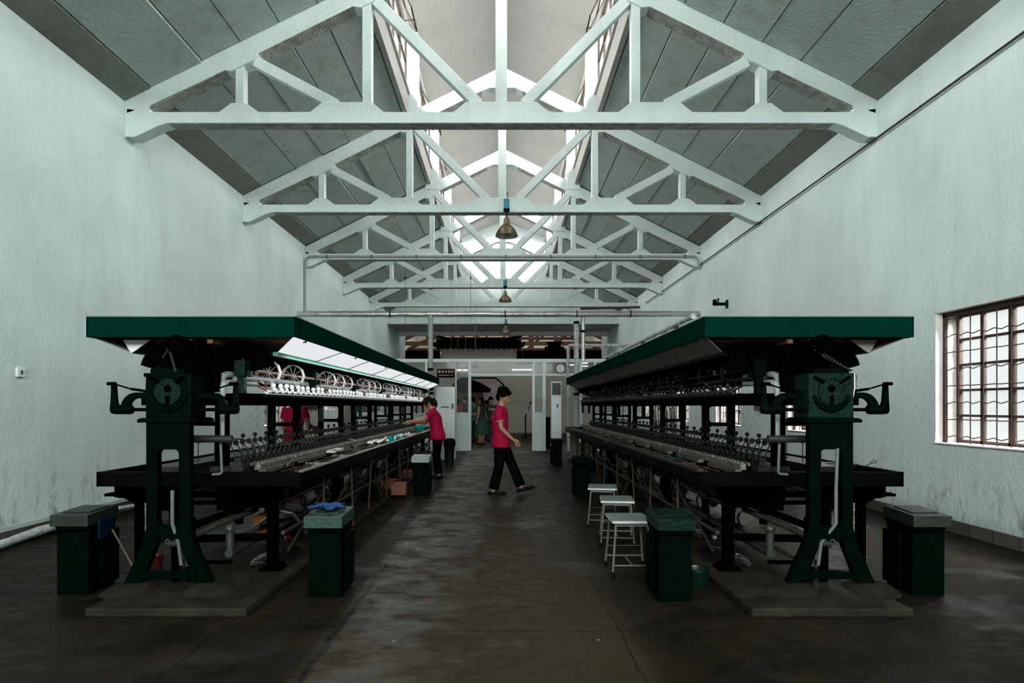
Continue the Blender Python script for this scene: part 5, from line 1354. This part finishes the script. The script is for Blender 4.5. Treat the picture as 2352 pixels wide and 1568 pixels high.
    for s in (-1, 1):
        k = 'R' if s < 0 else 'L'; an = P['an'+k]; a = J.get('toe'+k, 0); m = MB()
        fx = Vector((math.cos(a), 0, math.sin(a))); nz = Vector((-math.sin(a), 0, math.cos(a))); base = an-nz*.045
        m.tube([base-fx*.055, base-fx*.02, base+fx*.06, base+fx*.13, base+fx*.17], [.032, .038, .036, .038, .024], 12, flat=.75, round_end=True)
        m.build('shoe', shoe, root, True)
    # hair
    h = MB(); rr = random.Random(5)
    if hairstyle == 'short':
        h.sphere((-.016, 0, .040), 1, 24, 16, (.098, .088, .098)); h.sphere((-.045, 0, -.010), 1, 20, 14, (.064, .080, .080)); h.sphere((.045, 0, .078), 1, 16, 10, (.052, .066, .036))
        for i in range(46):
            a = rr.uniform(0, 2*PI); e = rr.uniform(.1, 1.3); c = Vector((-.02+.092*math.cos(a)*math.cos(e), .082*math.sin(a)*math.cos(e), .045+.085*math.sin(e))); 
            if c.x > .05 and c.z < .07: continue
            h.sphere(c, .020, 8, 6)
        for s in (-1, 1): h.sphere((-.01, s*.070, .02), 1, 12, 8, (.045, .016, .045))
    elif hairstyle == 'tail':
        h.sphere((-.014, 0, .030), 1, 24, 16, (.096, .082, .094)); h.sphere((-.040, 0, -.015), 1, 20, 14, (.062, .074, .072)); h.sphere((.055, 0, .070), 1, 16, 10, (.040, .060, .030))
        h.tube([(-.08, 0, .03), (-.112, 0, .0), (-.112, 0, -.05), (-.092, 0, -.10), (-.070, 0, -.14)], [.022, .034, .038, .032, .012], 12, round_end=True)
        for s in (-1, 1): h.tube([(.06, s*.055, .06), (.055, s*.070, .0), (.045, s*.066, -.05)], [.014, .012, .006], 8)
    elif hairstyle == 'long':
        h.sphere((-.014, 0, .030), 1, 24, 16, (.098, .086, .094)); h.sphere((-.05, 0, -.06), 1, 20, 14, (.062, .085, .13)); h.sphere((-.07, 0, -.18), 1, 16, 12, (.05, .09, .14))
    hm = MB(); hm.add([tuple(hd+q @ Vector(v)) for v in h.v], h.f); remesh(hm.build('hair', hair, root, True), .008, 2)
    e = MB()
    for s in (-1, 1): e.sphere(hd+q @ Vector((.079, s*.030, .012)), .0075, 8, 6, (.6, 1.3, .7))
    e.build('eyes', 'rubber', root, True)
    m = MB(); m.tube([hd+q @ Vector(v) for v in ((.077, -.019, -.062), (.089, 0, -.061), (.077, .019, -.062))], .003, 6); m.build('lips', 'red', root, True)
    m = MB()
    for s in (-1, 1): m.tube([hd+q @ Vector(v) for v in ((.083, s*.016, .031), (.082, s*.030, .036), (.072, s*.046, .031))], .003, 6)
    m.build('eyebrows', 'hair', root, True)
    return root
# walking woman: faces +x, looking down
J = dict(pelvis=(-.045, 0, .80), waist=(-.055, 0, .93), chest=(-.065, 0, 1.10), neck=(-.045, 0, 1.275), head=(-.01, 0, 1.415), face=(R(-22), R(22)),
         shR=(-.075, -.165, 1.20), elR=(-.04, -.20, .965), wrR=(.115, -.19, .815), hdR=(.075, 0, -.07), huR=(.2, -1, 0),
         shL=(-.055, .165, 1.20), elL=(-.12, .20, .96), wrL=(-.10, .19, .74), hdL=(0, 0, -.1),
         hpR=(-.05, -.085, .74), knR=(-.075, -.085, .42), anR=(-.155, -.085, .085), toeR=R(0),
         hpL=(-.03, .085, .74), knL=(.11, .085, .44), anL=(.245, .08, .115), toeL=R(12))
person('person', (0.0, 9.36, 0), 0, 'short-haired woman in crimson polo and black trousers walking across the aisle', J, 'polo', 'trouser', hairstyle='short', detail=.005)
# bending woman at left machine: local +x -> world -x
J = dict(pelvis=(.0, 0, .80), waist=(.02, 0, .92), chest=(.055, 0, 1.08), neck=(.10, 0, 1.225), head=(.165, 0, 1.325), face=(R(12), R(38)),
         shL=(.075, .165, 1.165), elL=(.26, .19, 1.035), wrL=(.47, .13, 1.005), hdL=(.1, 0, -.02), huL=(0, 0, 1),
         shR=(.075, -.165, 1.165), elR=(.24, -.20, .99), wrR=(.44, -.12, .985), hdR=(.1, .02, -.02), huR=(0, 0, 1), sleeve=.60,
         hpR=(.0, -.085, .74), knR=(.03, -.09, .42), anR=(.0, -.09, .085), hpL=(-.01, .085, .74), knL=(.01, .09, .42), anL=(-.03, .09, .085))
person('person', (-1.17, 11.5, 0), R(180), 'woman in crimson polo with tied-back hair reaching over the left machine', J, 'polo', 'trouser', hair='hairb', hairstyle='tail', detail=.005)
# woman behind left machine, mostly hidden, back to us at three-quarter
J = dict(pelvis=(0, 0, .80), waist=(0, 0, .93), chest=(.02, 0, 1.12), neck=(.03, 0, 1.28), head=(.07, 0, 1.41), face=(0, R(20)),
         shL=(.02, .165, 1.215), elL=(.03, .215, .98), wrL=(.12, .21, .80), shR=(.02, -.165, 1.215), elR=(.08, -.21, .99), wrR=(.28, -.17, .94),
         hpR=(0, -.085, .74), knR=(.03, -.09, .42), anR=(0, -.09, .085), hpL=(0, .085, .74), knL=(.02, .09, .42), anL=(0, .09, .085))
person('person', (-3.27, 10.15, 0), R(75), 'woman in crimson polo standing behind the left machine, seen through its frame', J, 'polo', 'trouser', hairstyle='tail')
def stand(**k):
    J = dict(pelvis=(0, 0, .84), waist=(0, 0, .98), chest=(.0, 0, 1.17), neck=(.0, 0, 1.34), head=(.02, 0, 1.475), face=(0, R(5)),
         shL=(0, .165, 1.27), elL=(-.02, .21, 1.03), wrL=(.03, .21, .82), shR=(0, -.165, 1.27), elR=(-.02, -.21, 1.03), wrR=(.10, -.17, .86),
         hpR=(0, -.085, .78), knR=(.02, -.09, .44), anR=(0, -.09, .085), hpL=(0, .085, .78), knL=(.02, .09, .44), anL=(0, .09, .085)); J.update(k); return J
def at(px_, Y): return ((px_-VX)*Y/F, Y, 0)
person('person', at(1106, 21.4), R(150), 'long-haired woman in a dark green leafy skirt standing in the doorway', stand(elR=(.1, -.2, 1.05), wrR=(.28, -.1, 1.02), sleeve=.05), 'halld', 'gskirt', hair='hairb', hairstyle='long', skirt=True, band=False, detail=.01)
person('person', at(1127, 23.2), R(-70), 'dark-haired boy in a black printed shirt beyond the doorway', stand(), 'halld', 'halld', hairstyle='short', band=False, detail=.01)
person('person', at(1119, 24.6), R(180), 'short visitor in teal top half hidden between the boy and the long-haired woman', stand(head=(.02, 0, 1.36), neck=(0, 0, 1.23), chest=(0, 0, 1.08), shL=(0, .16, 1.16), shR=(0, -.16, 1.16)), 'tealshirt', 'halld', hairstyle='short', band=False, detail=.012)
person('person', at(1053, 21.6), R(40), 'visitor in orange shirt behind the partition glass', stand(head=(.02, 0, 1.37), neck=(0, 0, 1.25)), 'oshirt', 'halld', hairstyle='short', band=False, detail=.012)
person('person', at(1069, 22.6), R(-120), 'visitor in dark clothes behind the partition glass beside the orange shirt', stand(), 'halld', 'halld', hairstyle='short', band=False, detail=.012)
person('person', at(1086, 23.6), R(160), 'visitor in teal shirt at the left edge of the doorway', stand(), 'tealshirt', 'halld', hairstyle='short', band=False, detail=.012)
bb_ = [o for o in bpy.data.objects if o.get('label', '').startswith('dark-haired boy')][0]
t = text('shirt_print', 'TAA', .12, (.125, 0, 1.16), bb_, 'signw'); t.rotation_euler = (R(90), 0, R(90))

# ------------------------------------------------------------------ light
w = bpy.data.worlds.new('sky'); sc.world = w; w.use_nodes = True; nt = w.node_tree; nt.nodes.clear()
out = nt.nodes.new('ShaderNodeOutputWorld'); bg = nt.nodes.new('ShaderNodeBackground'); bg.inputs[0].default_value = (.90, .955, .96, 1); bg.inputs[1].default_value = .95
nt.links.new(bg.outputs[0], out.inputs[0])
def area(name, loc, rot, sx, sy, e, c=(.93, 1, .99)):
    l = bpy.data.lights.new(name, 'AREA'); l.shape = 'RECTANGLE'; l.size = sx; l.size_y = sy; l.energy = e; l.color = c
    o = bpy.data.objects.new(name, l); COL.objects.link(o); o.location = loc; o.rotation_euler = rot; return o
LG = dict(near=2450, lantern=2700, winr=900, winl=700, hall=150)
# lamp outside the made-up opening behind the camera, lights trusses and walls
area('near_opening_fill', (0, YB-.5, 4.6), (R(96), 0, 0), 7.6, 2.3, LG['near'])
# daylight through both long lantern windows
for s in (-1, 1):
    area('daylight_lantern', (XC+s*(SE+.55), 10.5, 7.6), (0, s*R(66), 0), 1.0, 30, LG['lantern'], (1, .99, .97))
for a_, b2 in WIN_R: area('daylight_window', (XR+TH+.9, (a_+b2)/2, 3.35), (0, R(52), 0), 1.3, 1.4, LG['winr'], (1, .98, .96))
for a_, b2 in WIN_L: area('daylight_window', (XL-TH-.9, (a_+b2)/2, 3.35), (0, R(-52), 0), 1.3, 1.4, LG['winl'], (1, .98, .96))
# skylight over the far hall
area('daylight_hall', (0, 38.5, 7.4), (0, 0, 0), 9, 5, LG['hall']*3, (1, .98, .95))
area('daylight_back_room', (0, 24.5, 4.3), (0, 0, 0), 2, 1, LG['hall']*.12, (1, .97, .93))
vs = sc.view_settings; sc.display_settings.display_device = 'sRGB'; vs.view_transform = 'Standard'; vs.look = 'None'; vs.exposure = 0.08; vs.gamma = 1; vs.use_curve_mapping = False
# every top-level thing carries the label it was given; children keep only their own
bpy.context.view_layer.update()
